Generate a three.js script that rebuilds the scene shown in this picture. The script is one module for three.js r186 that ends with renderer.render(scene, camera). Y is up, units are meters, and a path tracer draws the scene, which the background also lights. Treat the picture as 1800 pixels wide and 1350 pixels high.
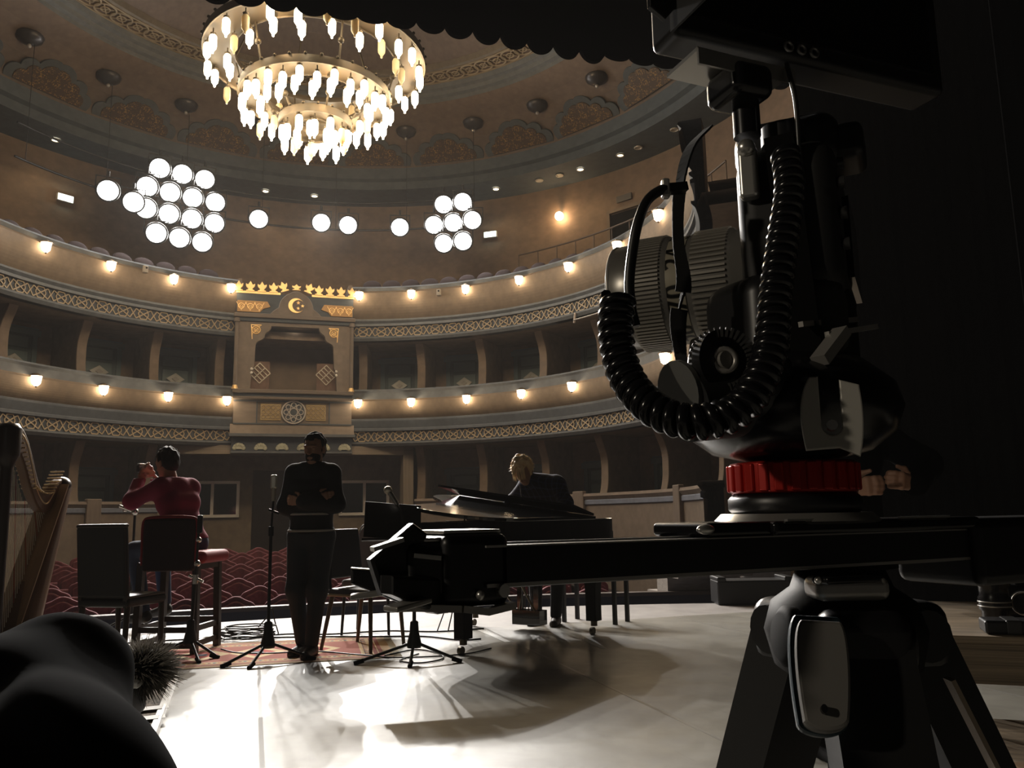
import * as THREE from 'three';
import { mergeGeometries } from 'three/addons/utils/BufferGeometryUtils.js';
import { RoundedBoxGeometry } from 'three/addons/geometries/RoundedBoxGeometry.js';

// ---------------------------------------------------------------- camera, exposure
const scene = new THREE.Scene();
scene.background = new THREE.Color(0x000000);
const R = Math.PI / 180;
const camera = new THREE.PerspectiveCamera(49.92, 4 / 3, 0.02, 200);
camera.rotation.order = 'YXZ';
camera.position.set(0, 1.05, 0);
camera.rotation.set(9.013 * R, 0, -1.0 * R);
const renderer = new THREE.WebGLRenderer({ antialias: true });
renderer.toneMapping = THREE.LinearToneMapping;
renderer.toneMappingExposure = 1.0;
renderer.shadowMap.enabled = true;
renderer.shadowMap.type = THREE.PCFSoftShadowMap;
// light strengths (candela) of the lamps built further down
const SPOT_CD = 66, JAR_CD = 1.9, SCONCE_CD = 0.3, DOWN_CD = 0.5;
// thin theatre haze in the air of the hall
scene.fog = new THREE.FogExp2(new THREE.Color(1, 0.95, 0.9), 0.0011);

// ---------------------------------------------------------------- helpers
const used = {};
function numbered(n) { const k = used[n] = (used[n] ?? -1) + 1; return k ? n + '_' + String(k).padStart(3, '0') : n; }
function rng(seed) { let s = seed >>> 0; return () => { s = (s + 0x6D2B79F5) >>> 0; let t = s; t = Math.imul(t ^ (t >>> 15), t | 1); t ^= t + Math.imul(t ^ (t >>> 7), t | 61); return ((t ^ (t >>> 14)) >>> 0) / 4294967296; }; }
function hash2(x, y, s) { let h = Math.imul(x, 374761393) ^ Math.imul(y, 668265263) ^ Math.imul(s, 1442695041); h = Math.imul(h ^ (h >>> 13), 1274126177); return ((h ^ (h >>> 16)) >>> 0) / 4294967296; }
function vnoise(x, y, per, s) {   // tiling value noise, period per cells
  const xi = Math.floor(x), yi = Math.floor(y), fx = x - xi, fy = y - yi, w = t => t * t * (3 - 2 * t), m = (a) => ((a % per) + per) % per;
  const a = hash2(m(xi), m(yi), s), b = hash2(m(xi + 1), m(yi), s), c = hash2(m(xi), m(yi + 1), s), d = hash2(m(xi + 1), m(yi + 1), s);
  return a + (b - a) * w(fx) + (c - a) * w(fy) + (a - b - c + d) * w(fx) * w(fy);
}
function fbm(u, v, per, oct, s) { let t = 0, a = .5, p = per; for (let k = 0; k < oct; k++) { t += a * vnoise(u * p, v * p, p, s + k); a *= .5; p *= 2; } return t / (1 - a * 2 * .5 ** 0 || 1) ; }
function tex(n, fn, srgb = true, rep = 1) {
  const d = new Uint8Array(n * n * 4);
  for (let j = 0; j < n; j++) for (let i = 0; i < n; i++) { const c = fn(i / n, j / n), k = (j * n + i) * 4; for (let q = 0; q < 3; q++) d[k + q] = Math.max(0, Math.min(255, (Array.isArray(c) ? c[q] : c) * 255)); d[k + 3] = 255; }
  const t = new THREE.DataTexture(d, n, n); t.wrapS = t.wrapT = THREE.RepeatWrapping; t.magFilter = THREE.LinearFilter; t.minFilter = THREE.LinearFilter;
  if (srgb) t.colorSpace = THREE.SRGBColorSpace; t.repeat.set(rep, rep); t.needsUpdate = true; return t;
}
function M(r, g, b, rough = .7, metal = 0, o = {}) {
  const m = new THREE.MeshPhysicalMaterial({ roughness: rough, metalness: metal, ...o }); m.color.setRGB(r, g, b); return m;
}
function glow(r, g, b, k) { const m = new THREE.MeshStandardMaterial({ roughness: .6 }); m.color.setRGB(.6, .55, .45); m.emissive.setRGB(r, g, b); m.emissiveIntensity = k; return m; }
const V = (a) => new THREE.Vector3(...a);
function tf(g, p, r) { if (r) g.applyMatrix4(new THREE.Matrix4().makeRotationFromEuler(new THREE.Euler(...r))); if (p) g.translate(...p); return g; }
const box = (w, h, d, p, r) => tf(new THREE.BoxGeometry(w, h, d), p, r);
const rbox = (w, h, d, rad, p, r) => tf(new RoundedBoxGeometry(w, h, d, 2, Math.min(rad, w / 2.01, h / 2.01, d / 2.01)), p, r);
const cyl = (r1, r2, h, n, p, r) => tf(new THREE.CylinderGeometry(r1, r2, h, n), p, r);
const sph = (rad, p, sc, n = 16) => { const g = new THREE.SphereGeometry(rad, n, Math.max(8, n * .7 | 0)); if (sc) g.scale(...sc); return tf(g, p); };
const tor = (a, b, n, p, r, arc = Math.PI * 2, m = 8) => tf(new THREE.TorusGeometry(a, b, m, n, arc), p, r);
const lathe = (pts, n, p, r) => tf(new THREE.LatheGeometry(pts.map(q => new THREE.Vector2(...q)), n), p, r);
function along(g, a, b) { const d = V(b).sub(V(a)); g.applyQuaternion(new THREE.Quaternion().setFromUnitVectors(new THREE.Vector3(0, 1, 0), d.clone().normalize())); const m = V(a).add(V(b)).multiplyScalar(.5); return g.translate(m.x, m.y, m.z); }
const bar = (a, b, r1, r2 = r1, n = 10) => along(new THREE.CylinderGeometry(r2, r1, V(a).distanceTo(V(b)), n), a, b);
function beam(a, b, w, h, roll = 0) {   // rectangular bar from a to b
  const A = V(a), B = V(b), L = A.distanceTo(B), g = new THREE.BoxGeometry(w, h, L); if (roll) g.rotateZ(roll);
  const m = new THREE.Matrix4().lookAt(B, A, Math.abs(B.clone().sub(A).normalize().y) > .98 ? new THREE.Vector3(0, 0, 1) : new THREE.Vector3(0, 1, 0)); g.applyMatrix4(m);
  const c = A.add(B).multiplyScalar(.5); return g.translate(c.x, c.y, c.z);
}
const tube = (pts, rad, seg = 64, n = 8, closed = false) => new THREE.TubeGeometry(new THREE.CatmullRomCurve3(pts.map(V), closed, 'centripetal'), seg, rad, n, closed);
function poly(pts) { const s = new THREE.Shape(); pts.forEach((p, i) => i ? s.lineTo(p[0], p[1]) : s.moveTo(p[0], p[1])); s.closePath(); return s; }
function ext(shape, depth, bev = 0, p, r, curve = 12) {
  const g = new THREE.ExtrudeGeometry(Array.isArray(shape) ? poly(shape) : shape, { depth, curveSegments: curve, bevelEnabled: bev > 0, bevelThickness: bev, bevelSize: bev, bevelOffset: -bev, bevelSegments: 2 });
  return tf(g, p, r);
}
function merge(list) {
  const out = (Array.isArray(list) ? list : [list]).map(g => {
    const q = g.index ? g.toNonIndexed() : g.clone();
    for (const k of Object.keys(q.attributes)) if (!['position', 'normal', 'uv'].includes(k)) q.deleteAttribute(k);
    if (!q.attributes.uv) q.setAttribute('uv', new THREE.BufferAttribute(new Float32Array(q.attributes.position.count * 2), 2));
    return q;
  });
  return out.length === 1 ? out[0] : mergeGeometries(out);
}
function part(name, geo, mat, parent, label) {
  const m = new THREE.Mesh(geo.isBufferGeometry ? geo : merge(geo), mat); m.name = name; m.castShadow = m.receiveShadow = true;
  if (label) m.userData.label = label; parent.add(m); return m;
}
function thing(name, label, category, pos = [0, 0, 0], turn = 0, group) {
  const o = new THREE.Group(); o.name = numbered(name); o.position.set(...pos); o.rotation.y = turn; o.userData = { label, category };
  if (group) o.userData.group = group; scene.add(o); return o;
}
function one(name, label, category, geo, mat, pos = [0, 0, 0], turn = 0, group) {
  const m = new THREE.Mesh(geo.isBufferGeometry ? geo : merge(geo), mat); m.name = numbered(name); m.castShadow = m.receiveShadow = true;
  m.position.set(...pos); m.rotation.y = turn; m.userData = { label, category }; if (group) m.userData.group = group; scene.add(m); return m;
}
const HALL = [-3.65, 0, -14.7], YAW = 17.34 * R;   // the auditorium's own axes: x to the right, z towards the stage, origin under the chandelier
function struct(name, geo, mat, label, hall = true) {
  const m = geo ? new THREE.Mesh(geo.isBufferGeometry ? geo : merge(geo), mat) : new THREE.Group(); m.name = numbered(name); m.castShadow = m.receiveShadow = true;
  if (hall) { m.position.set(...HALL); m.rotation.y = YAW; } m.userData = { kind: 'structure' }; if (label) m.userData.label = label; scene.add(m); return m;
}
const hall2world = (p) => { const c = Math.cos(YAW), s = Math.sin(YAW); return [HALL[0] + c * p[0] + s * p[2], p[1], HALL[2] - s * p[0] + c * p[2]]; };
const pol = (a, r, y) => [r * Math.sin(a * R), y, -r * Math.cos(a * R)];      // hall axes, a in degrees from the royal box
function ring(profile, a0, a1, n = 96) {   // profile [[r, y], ...] swept about the hall's vertical axis
  const P = [], N = [], U = [], I = []; let len = 0;
  for (let k = 0; k + 1 < profile.length; k++) {
    const [r0, y0] = profile[k], [r1, y1] = profile[k + 1], l = Math.hypot(r1 - r0, y1 - y0), nr = (y1 - y0) / (l || 1), ny = -(r1 - r0) / (l || 1), b = P.length / 3;
    for (let i = 0; i <= n; i++) { const a = (a0 + (a1 - a0) * i / n) * R, s = Math.sin(a), c = -Math.cos(a); P.push(r0 * s, y0, r0 * c, r1 * s, y1, r1 * c); N.push(-nr * s, -ny, -nr * c, -nr * s, -ny, -nr * c); U.push(a * 7, len, a * 7, len + l); if (i) { const q = b + i * 2; I.push(q - 2, q, q - 1, q - 1, q, q + 1); } }
    len += l;
  }
  const g = new THREE.BufferGeometry(); g.setAttribute('position', new THREE.Float32BufferAttribute(P, 3)); g.setAttribute('normal', new THREE.Float32BufferAttribute(N, 3)); g.setAttribute('uv', new THREE.Float32BufferAttribute(U, 2)); g.setIndex(I);
  return g;
}
function planarUV(g, k = 1) { const p = g.attributes.position, u = new Float32Array(p.count * 2); for (let i = 0; i < p.count; i++) { u[2 * i] = p.getX(i) * k; u[2 * i + 1] = p.getZ(i) * k; } g.setAttribute('uv', new THREE.BufferAttribute(u, 2)); return g; }
const ORD = ['zeroth', 'first', 'second', 'third', 'fourth', 'fifth', 'sixth', 'seventh', 'eighth', 'ninth', 'tenth', 'eleventh', 'twelfth', 'thirteenth', 'fourteenth', 'fifteenth', 'sixteenth', 'seventeenth', 'eighteenth'];
const nth = (n) => n < 19 ? ORD[n] : n === 19 ? 'nineteenth' : n === 20 ? 'twentieth' : n === 30 ? 'thirtieth' : (n < 30 ? 'twenty-' : 'thirty-') + ORD[n % 10];

// ---------------------------------------------------------------- materials of the place
const grain = tex(256, (u, v) => { const n = fbm(u, v, 8, 5, 3); return .86 + .16 * (n - .5); });
const plaster = (r, g, b, o = {}) => M(r, g, b, .8, 0, { map: grain, ...o });
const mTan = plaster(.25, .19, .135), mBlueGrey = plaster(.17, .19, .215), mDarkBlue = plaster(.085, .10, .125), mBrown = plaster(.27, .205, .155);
const mCeil = plaster(.22, .16, .12), mSoffit = plaster(.10, .12, .135), mTeal = M(.11, .155, .17, .55), mTealDark = M(.065, .095, .105, .6);
const mGold = M(.80, .55, .25, .42, .55), mGoldDull = M(.33, .26, .17, .6, .2), mBlack = M(.004, .004, .004, .95, 0, { specularIntensity: .3 }), mBlackSatin = M(.008, .008, .009, .45), mWhite = M(.72, .70, .66, .55);
const floorMap = tex(1024, (u, v) => {
  const a = fbm(u, v, 4, 6, 11), b = fbm(u, v, 24, 4, 29), sc = fbm(u * .999, v, 64, 3, 41), streak = vnoise(u * 96, v * 12, 96, 77);
  let t = .60 + .16 * (a - .5) + .10 * (b - .5) + .05 * (sc - .5) - (a > .6 ? (a - .6) * .5 : 0) - (streak > .93 ? .03 : 0);
  return [t * 1.0, t * .975, t * .92];
}, true, .25);
const floorRough = tex(512, (u, v) => { const a = fbm(u, v, 6, 6, 5), b = fbm(u, v, 32, 4, 8); const t = .60 + .40 * (a - .5) + .25 * (b - .5); return [t, t, t]; }, false, .25);
const floorBump = tex(512, (u, v) => .5 + (fbm(u, v, 24, 4, 15) - .5), false, .5);
const mVinyl = M(.62, .62, .60, .72, 0, { map: floorMap, roughnessMap: floorRough, bumpMap: floorBump, bumpScale: .0012, clearcoat: .3, clearcoatRoughness: .4 });
const mApron = M(.80, .78, .84, .6, 0, { map: floorMap });
const mCarpetDark = M(.03, .018, .02, .95);
const sides = (f) => [f(-1), f(1)];
const A0 = 12.4, A1 = 128;

// ---------------------------------------------------------------- shell of the auditorium
struct('wall_auditorium', ring([[10.3, -1.2], [10.3, 10.8], [10.6, 10.8], [10.6, -1.2], [10.3, -1.2]], -134, 134, 128), plaster(.28, .195, .135), 'brown curved rear wall of the upper gallery');
struct('floor_stalls', tf(box(20, .25, 19), [0, -.62, -3.2], [.074, 0, 0]), mCarpetDark, 'dark raked floor of the stalls');
{
  const c = struct('ceiling', null, null, 'dark domed ceiling with gilded ring');
  part('soffit', ring([[10.35, 10.78], [8.9, 10.78], [8.86, 11.0], [8.72, 11.05], [8.66, 11.35]], -134, 134, 128), mSoffit, c);
  part('cove', ring([[8.66, 11.35], [8.5, 11.62], [8.2, 11.86]], -180, 180, 128), plaster(.17, .125, .095), c);
  part('field', ring([[8.2, 11.86], [7.5, 12.16], [6.85, 12.36]], -180, 180, 128), mCeil, c);
  part('moulding', ring([[6.85, 12.36], [6.83, 12.46], [6.7, 12.48], [6.67, 12.58], [6.55, 12.6], [6.5, 12.71]], -180, 180, 128), plaster(.20, .21, .21), c);
  part('gilded_band', ring([[6.5, 12.71], [5.85, 12.74]], -180, 180, 128), plaster(.15, .10, .07), c);
  part('inner_moulding', ring([[5.85, 12.74], [5.8, 12.66], [5.7, 12.66], [5.66, 12.8]], -180, 180, 128), plaster(.24, .2, .15), c);
  part('dome', ring([[5.66, 12.8], [4.6, 13.15], [3, 13.5], [1.2, 13.68], [.01, 13.7]], -180, 180, 96), plaster(.20, .145, .11), c);
  part('roof_slab', box(24, .3, 24, [0, 14.1, 1]), mBlack, c);
  const cg = merge([tor(.235, .026, 20, null, [Math.PI / 2, 0, 0], Math.PI * 2, 6), tor(.10, .02, 12, null, [Math.PI / 2, 0, 0], Math.PI * 2, 5), box(.4, .02, .03, null, [0, .8, 0]), box(.4, .02, .03, null, [0, -.8, 0])]);
  for (let k = 0; k < 92; k++) { const a = k * 360 / 92, m = part('interlaced_circle', cg, mGoldDull, c); m.position.set(...pol(a, 6.17, 12.705)); m.rotation.y = -a * R; }
  for (const r of [5.9, 6.45]) part('gilded_edge', ring([[r - .02, 12.72], [r - .02, 12.69], [r + .02, 12.69], [r + .02, 12.72]], -180, 180, 128), mGoldDull, c);
  const mScal = plaster(.09, .10, .105), mGilt = M(1, 1, 1, .6, .15, { map: tex(256, (u, v) => { const n = fbm(u, v, 40, 3, 71), k = fbm(u, v, 12, 3, 19); return n > .62 && k > .42 ? [.55, .42, .22] : [.27, .21, .16]; }) });
  // scalloped spandrels between the ceiling bowls
  const lob = new THREE.Shape(); lob.moveTo(-1.05, 0); lob.bezierCurveTo(-1.15, .25, -1.0, .42, -.82, .4); lob.bezierCurveTo(-.86, .62, -.62, .72, -.46, .62); lob.bezierCurveTo(-.4, .86, -.1, .94, 0, .84); lob.bezierCurveTo(.1, .94, .4, .86, .46, .62); lob.bezierCurveTo(.62, .72, .86, .62, .82, .4); lob.bezierCurveTo(1.0, .42, 1.15, .25, 1.05, 0); lob.closePath();
  const lg = ext(lob, .04, .01), lgi = ext(lob, .03, .01); lgi.scale(.8, .78, 1); lgi.translate(0, .02, .035);
  for (let k = 0; k < 24; k++) {
    const a = k * 15 + 0.2, s = new THREE.Group(); s.name = 'spandrel'; const [x, y, z] = pol(a, 8.6, 11.42); s.position.set(x, y, z); s.rotation.set(0, -a * R, 0, 'YXZ'); s.rotateX(48 * R); c.add(s);
    part('scalloped_panel', lg, mScal, s); part('gilt_scroll', lgi, mGilt, s);
  }
}
{
  // stage: apron edge bows towards the stalls
  const pts = []; for (let v = -9; v <= 9.01; v += .5) pts.push([v, -(5.68 + .043 * (v - .1) * (v - .1))]); pts.push([9.2, -20.2], [-9.2, -20.2]);
  const g = ext(pts, 1.15, 0, [0, 0, 0], [-Math.PI / 2, 0, 0]); g.translate(0, -1.15, 0);
  const st = struct('floor_stage', null, null, 'pale stage floor with vinyl dance sheets');
  part('apron', planarUV(g), mApron, st);
  const ed = [-8.95, -6.9, -4.88, -2.85, -.83, 1.2, 3.2, 5.2, 7.2, 8.95];
  for (let k = 0; k + 1 < ed.length; k++) {
    const z0 = 7.36 + (k % 2) * .012, w = ed[k + 1] - ed[k] - .006, s = part('vinyl_sheet', planarUV(box(w, .006, 20 - z0, [(ed[k] + ed[k + 1]) / 2, .0032, (20 + z0) / 2])), mVinyl, st);
    if (k) part('seam_tape', box(.022, .0012, 20 - z0 - .05, [ed[k], .0066, (20 + z0) / 2]), M(.26, .25, .23, .28), st);
  }
  part('stage_fascia', (() => { const q = []; for (let v = -8.5; v < 8.5; v += .5) q.push(beam([v, -.3, 5.66 + .043 * (v - .1) ** 2], [v + .5, -.3, 5.66 + .043 * (v + .4) ** 2], .03, .5)); return q; })(), M(.03, .035, .06, .6), st);
}
// stage house
struct('wall_stage_left', box(.3, 14.6, 13.4, [-9.4, 6.2, 13.7]), mBlack, 'black side wall of the stage');
struct('wall_stage_right', box(.3, 14.6, 13.4, [9.4, 6.2, 13.7]), mBlack, 'black side wall of the stage');
struct('wall_stage_back', box(19, 14.6, .3, [0, 6.2, 20.4]), mBlack, 'black rear wall of the stage');
struct('ceiling_stage', box(19, .3, 13.6, [0, 13.6, 13.7]), mBlack, 'black ceiling above the stage');
struct('wall_proscenium', [box(5.2, 15, .4, [-8.3, 6.4, 7.25]), box(5.2, 15, .4, [8.3, 6.4, 7.25]), box(22, 5.4, .4, [0, 11.2, 7.25])], M(.02, .018, .016, .8), 'dark proscenium wall framing the stage opening');
{
  // border curtain with a scalloped lower hem
  const s = new THREE.Shape(); s.moveTo(-5.7, 9); const n = 36; let r = rng(5);
  s.lineTo(-5.7, 6.36); for (let k = 0; k < n; k++) { const x0 = -5.7 + 11.4 * k / n, x1 = -5.7 + 11.4 * (k + 1) / n, d = .03 + .12 * r(); s.bezierCurveTo(x0 + .06, 6.30 - d, x1 - .05, 6.30 - d * (.6 + .6 * r()), x1, 6.36 - .05 * r()); }
  s.lineTo(5.7, 9); s.closePath();
  const g = ext(s, .05, .01, [0, 0, 6.95]); one('border_curtain', 'black scalloped border curtain hanging across the top of the stage opening', 'curtain', g, M(.005, .0045, .0045, 1, 0, { specularIntensity: 0 }), HALL, YAW);
}

// ---------------------------------------------------------------- balconies
const lattice = (() => { const b = (x0, y0, x1, y1) => beam([x0, y0, 0], [x1, y1, 0], .016, .022), q = []; const X = [[-.245, 0], [-.175, .1], [-.175, -.1], [.245, 0], [.175, .1], [.175, -.1]];
  q.push(b(...X[0], ...X[1]), b(...X[0], ...X[2]), b(...X[3], ...X[4]), b(...X[3], ...X[5]), b(-.175, .1, .175, -.1), b(-.175, -.1, .175, .1));
  const h = [[.125, 0], [.07, .105], [-.07, .105], [-.125, 0], [-.07, -.105], [.07, -.105]]; h.forEach((p, i) => q.push(b(...p, ...h[(i + 1) % 6]))); return merge(q); })();
function balcony(name, label, L) {   // L: heights
  const g = struct(name, null, null, label);
  for (const s of [-1, 1]) {
    const [a0, a1] = s < 0 ? [-A1, -A0] : [A0, A1], n = 84;
    part('hand_rail', ring([[7.16, L.top - .1], [7.16, L.top], [6.8, L.top], [6.78, L.top - .04], [6.82, L.top - .09], [6.84, L.rail]], a0, a1, n), mBlueGrey, g);
    part('parapet_panel', ring([[6.84, L.rail], [6.83, L.rail - .03], ...[0, .1, .2, .3, .4, .5, .6, .7, .8, .9, 1].map(t => [6.80 + .17 * t ** 2.6, L.rail - .05 - t * (L.rail - .05 - L.pan)])], a0, a1, n), mTan, g);
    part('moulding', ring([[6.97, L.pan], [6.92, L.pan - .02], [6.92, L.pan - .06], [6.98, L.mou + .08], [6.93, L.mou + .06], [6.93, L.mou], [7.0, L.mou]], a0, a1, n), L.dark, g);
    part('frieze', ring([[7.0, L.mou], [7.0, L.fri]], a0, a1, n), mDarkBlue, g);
    part('lip', ring([[7.0, L.fri], [6.93, L.fri], [6.93, L.fri - .04], [6.99, L.bot], [7.2, L.bot]], a0, a1, n), mBlueGrey, g);
    part('parapet_back', ring([[7.16, L.bot], [7.16, L.top]], a0, a1, n), mBrown, g);
    for (let k = 0; k < 22; k++) { const a = s * (A0 + 2.2 + k * 4.06), m = part('lattice_star', lattice, mGoldDull, g); m.position.set(...pol(a, 6.985, (L.mou + L.fri) / 2)); m.rotation.y = -a * R; m.scale.y = (L.mou - L.fri) / .25; }
  }
  part('slab', ring([[7.0, L.bot], [10.4, L.bot], [10.4, L.bot + .22], [7.1, L.bot + .22], [7.0, L.bot]], -A1, A1, 128), mBrown, g);
  return g;
}
balcony('balcony', 'upper balcony parapet with gold lattice frieze', { top: 7.17, rail: 7.06, pan: 6.32, mou: 6.12, fri: 5.83, bot: 5.72, dark: mBlueGrey });
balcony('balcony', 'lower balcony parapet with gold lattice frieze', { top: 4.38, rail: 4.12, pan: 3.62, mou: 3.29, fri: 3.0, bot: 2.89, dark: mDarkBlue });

// back walls of the boxes, dividers and doors
struct('wall_box_tier', ring([[8.9, 2.9], [8.9, 5.75], [9.0, 5.75], [9.0, 2.9]], -A1, A1, 128), mBrown, 'brown rear wall of the box tier');
sides(s => struct('wall_ground_tier', ring([[8.9, -1], [8.9, 2.92], [9.0, 2.92], [9.0, -1]], s < 0 ? -A1 : 26, s < 0 ? -26 : A1, 64), mBrown, s < 0 ? 'brown rear wall of the ground boxes on the left' : 'brown rear wall of the ground boxes on the right'));
const LAMPA = [14, 26, 39, 52.6, 66.2, 81.5, 98.4];
const divider = (y0, y1) => { const h = y1 - y0, s = new THREE.Shape(); s.moveTo(8.95, y0); s.lineTo(7.16, y0); s.bezierCurveTo(7.16, y0 + .16 * h, 7.3, y0 + .3 * h, 7.55, y0 + .42 * h); s.bezierCurveTo(7.72, y0 + .5 * h, 7.74, y0 + .6 * h, 7.74, y0 + .72 * h); s.bezierCurveTo(7.74, y0 + .86 * h, 7.62, y0 + .88 * h, 7.5, y1); s.lineTo(8.95, y1); s.closePath(); const g = ext(s, .2, .015); g.translate(0, 0, -.1); g.rotateY(Math.PI / 2); return g; };
const dv1 = divider(2.9 + .22, 5.73), dv0 = divider(.2, 2.9);
for (const s of [-1, 1]) for (const a of LAMPA) {
  if (a < 30) { }
  const m = struct('trim_box_divider', dv1, mBrown, `curved divider wall between boxes`); m.rotation.y = YAW - s * a * R; m.userData.label = 'curved divider between upper tier boxes';
  if (a > 20) { const q = struct('trim_box_divider', dv0, mBrown); q.rotation.y = YAW - s * a * R; q.userData.label = 'curved divider between ground tier boxes'; }
}
const diam = ext([[0, .16], [.24, 0], [0, -.16], [-.24, 0]], .03, .008);
function boxDoor(a, y, diamond) {
  const d = struct('door', null, null, 'teal panelled door at the back of a box'); d.rotation.y = YAW - a * R; const z = -8.86;
  part('door_frame', [box(.12, 2.35, .1, [-.5, y + 1.17, z]), box(.12, 2.35, .1, [.5, y + 1.17, z]), box(1.24, .14, .14, [0, y + 2.38, z]), box(1.12, .03, .16, [0, y + 2.47, z])], mTeal, d);
  part('door_leaf', [box(.9, 2.32, .05, [0, y + 1.16, z])], mTealDark, d);
  for (const [yy, h] of [[2.12, .26], [1.5, .8], [.55, .8]]) part('door_panel', ext([[-.33, -h / 2], [.33, -h / 2], [.33, h / 2], [-.33, h / 2]], .02, .012, [0, y + yy, z + .03]), mTeal, d);
  if (diamond) { const q = part('diamond_plate', diam.clone().translate(0, y + diamond, z + .07), M(.38, .38, .36, .4, .3), d); part('diamond_centre', ext([[0, .07], [.1, 0], [0, -.07], [-.1, 0]], .02, .006, [0, y + diamond, z + .1]), M(.3, .3, .28, .4, .3), q); }
}
for (const s of [-1, 1]) for (let k = 0; k + 1 < LAMPA.length; k++) { const a = s * (LAMPA[k] + LAMPA[k + 1]) / 2; boxDoor(a, 3.12, 1.66); if (k > 0) boxDoor(a, -.1, 0); }
// ground tier parapets
sides(s => {
  const g = struct('wall_ground_parapet', null, null, s < 0 ? 'tan parapet of the ground boxes left of the stalls' : 'tan parapet of the ground boxes right of the stalls'), [a0, a1] = s < 0 ? [-A1, -26.5] : [26.5, A1];
  part('ledge', ring([[7.2, 1.38], [7.2, 1.5], [6.82, 1.5], [6.8, 1.44], [6.86, 1.36]], a0, a1, 64), plaster(.24, .19, .155), g);
  part('blue_line', ring([[6.86, 1.36], [6.84, 1.34], [6.84, 1.26], [6.88, 1.24]], a0, a1, 64), plaster(.22, .25, .33), g);
  part('panel', ring([[6.88, 1.24], [6.88, -.9]], a0, a1, 64), plaster(.24, .19, .15), g); part('panel_back', ring([[7.18, 1.4], [7.18, -.9]], a0, a1, 64), mBrown, g);
  for (const a of [39, 66.2, 98.4]) { const m = part('pilaster', rbox(.34, 2.4, .12, .02, [0, .36, 0]), plaster(.24, .19, .155), g); m.position.set(...pol(s * a, 6.85, 0)); m.rotation.y = -s * a * R; }
});

// ---------------------------------------------------------------- entrance portal under the royal box
{
  const g = struct('wall_portal', null, null, 'entrance portal under the central box');
  const mP = plaster(.30, .25, .20);
  part('post', box(.27, 3.9, .5, [-3.0, .95, -7.0]), mP, g); part('post', box(.27, 3.9, .5, [3.0, .95, -7.0]), mP, g); part('lintel', box(6.27, .22, .5, [0, 2.79, -7.0]), mP, g);
  const s = new THREE.Shape(); s.moveTo(-3.1, -1); s.lineTo(3.1, -1); s.lineTo(3.1, 2.9); s.lineTo(-3.1, 2.9); s.closePath();
  const hole = (x0, x1, y0, y1) => { const h = new THREE.Path(); h.moveTo(x0, y0); h.lineTo(x0, y1); h.lineTo(x1, y1); h.lineTo(x1, y0); h.closePath(); s.holes.push(h); };
  hole(-2.58, -1.33, 1.15, 2.03); hole(1.39, 2.65, 1.15, 2.03); hole(-.95, 1.15, -.95, 2.35);
  part('recess_wall', ext(s, .2, 0, [0, 0, -8.4]), plaster(.24, .19, .14), g);
  part('recess_side', [box(.15, 4, 1.6, [-3.07, 1, -7.8]), box(.15, 4, 1.6, [3.07, 1, -7.8])], mBrown, g);
  part('foyer', [box(6.4, 4.2, .1, [0, 1, -9.9]), box(.1, 4.2, 1.6, [-3.2, 1, -9.1]), box(.1, 4.2, 1.6, [3.2, 1, -9.1])], mBrown, g);
  [[-1.955, 1.25], [2.02, 1.26]].forEach(([x, w], i) => {
    const f = struct('window_' + (i + 1), null, null, i ? 'white sliding window right of the entrance' : 'white sliding window left of the entrance'), b = .075, y = 1.59, h = .88, z = -8.17;
    part('window_frame', [box(w + .12, b, .1, [x, y + h / 2, z]), box(w + .12, b, .1, [x, y - h / 2, z]), box(b, h, .1, [x - w / 2 - .02, y, z]), box(b, h, .1, [x + w / 2 + .02, y, z]), box(b, h, .08, [x, y, z])], mWhite, f);
    const gl = new THREE.MeshPhysicalMaterial({ transmission: 1, roughness: .05, thickness: 0, color: 0x8a8a8a });
    part('pane', box(w / 2 - .04, h - .06, .006, [x - w / 4, y, z - .01]), gl, f); part('pane', box(w / 2 - .04, h - .06, .006, [x + w / 4, y, z + .01]), gl, f);
  });
}

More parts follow.
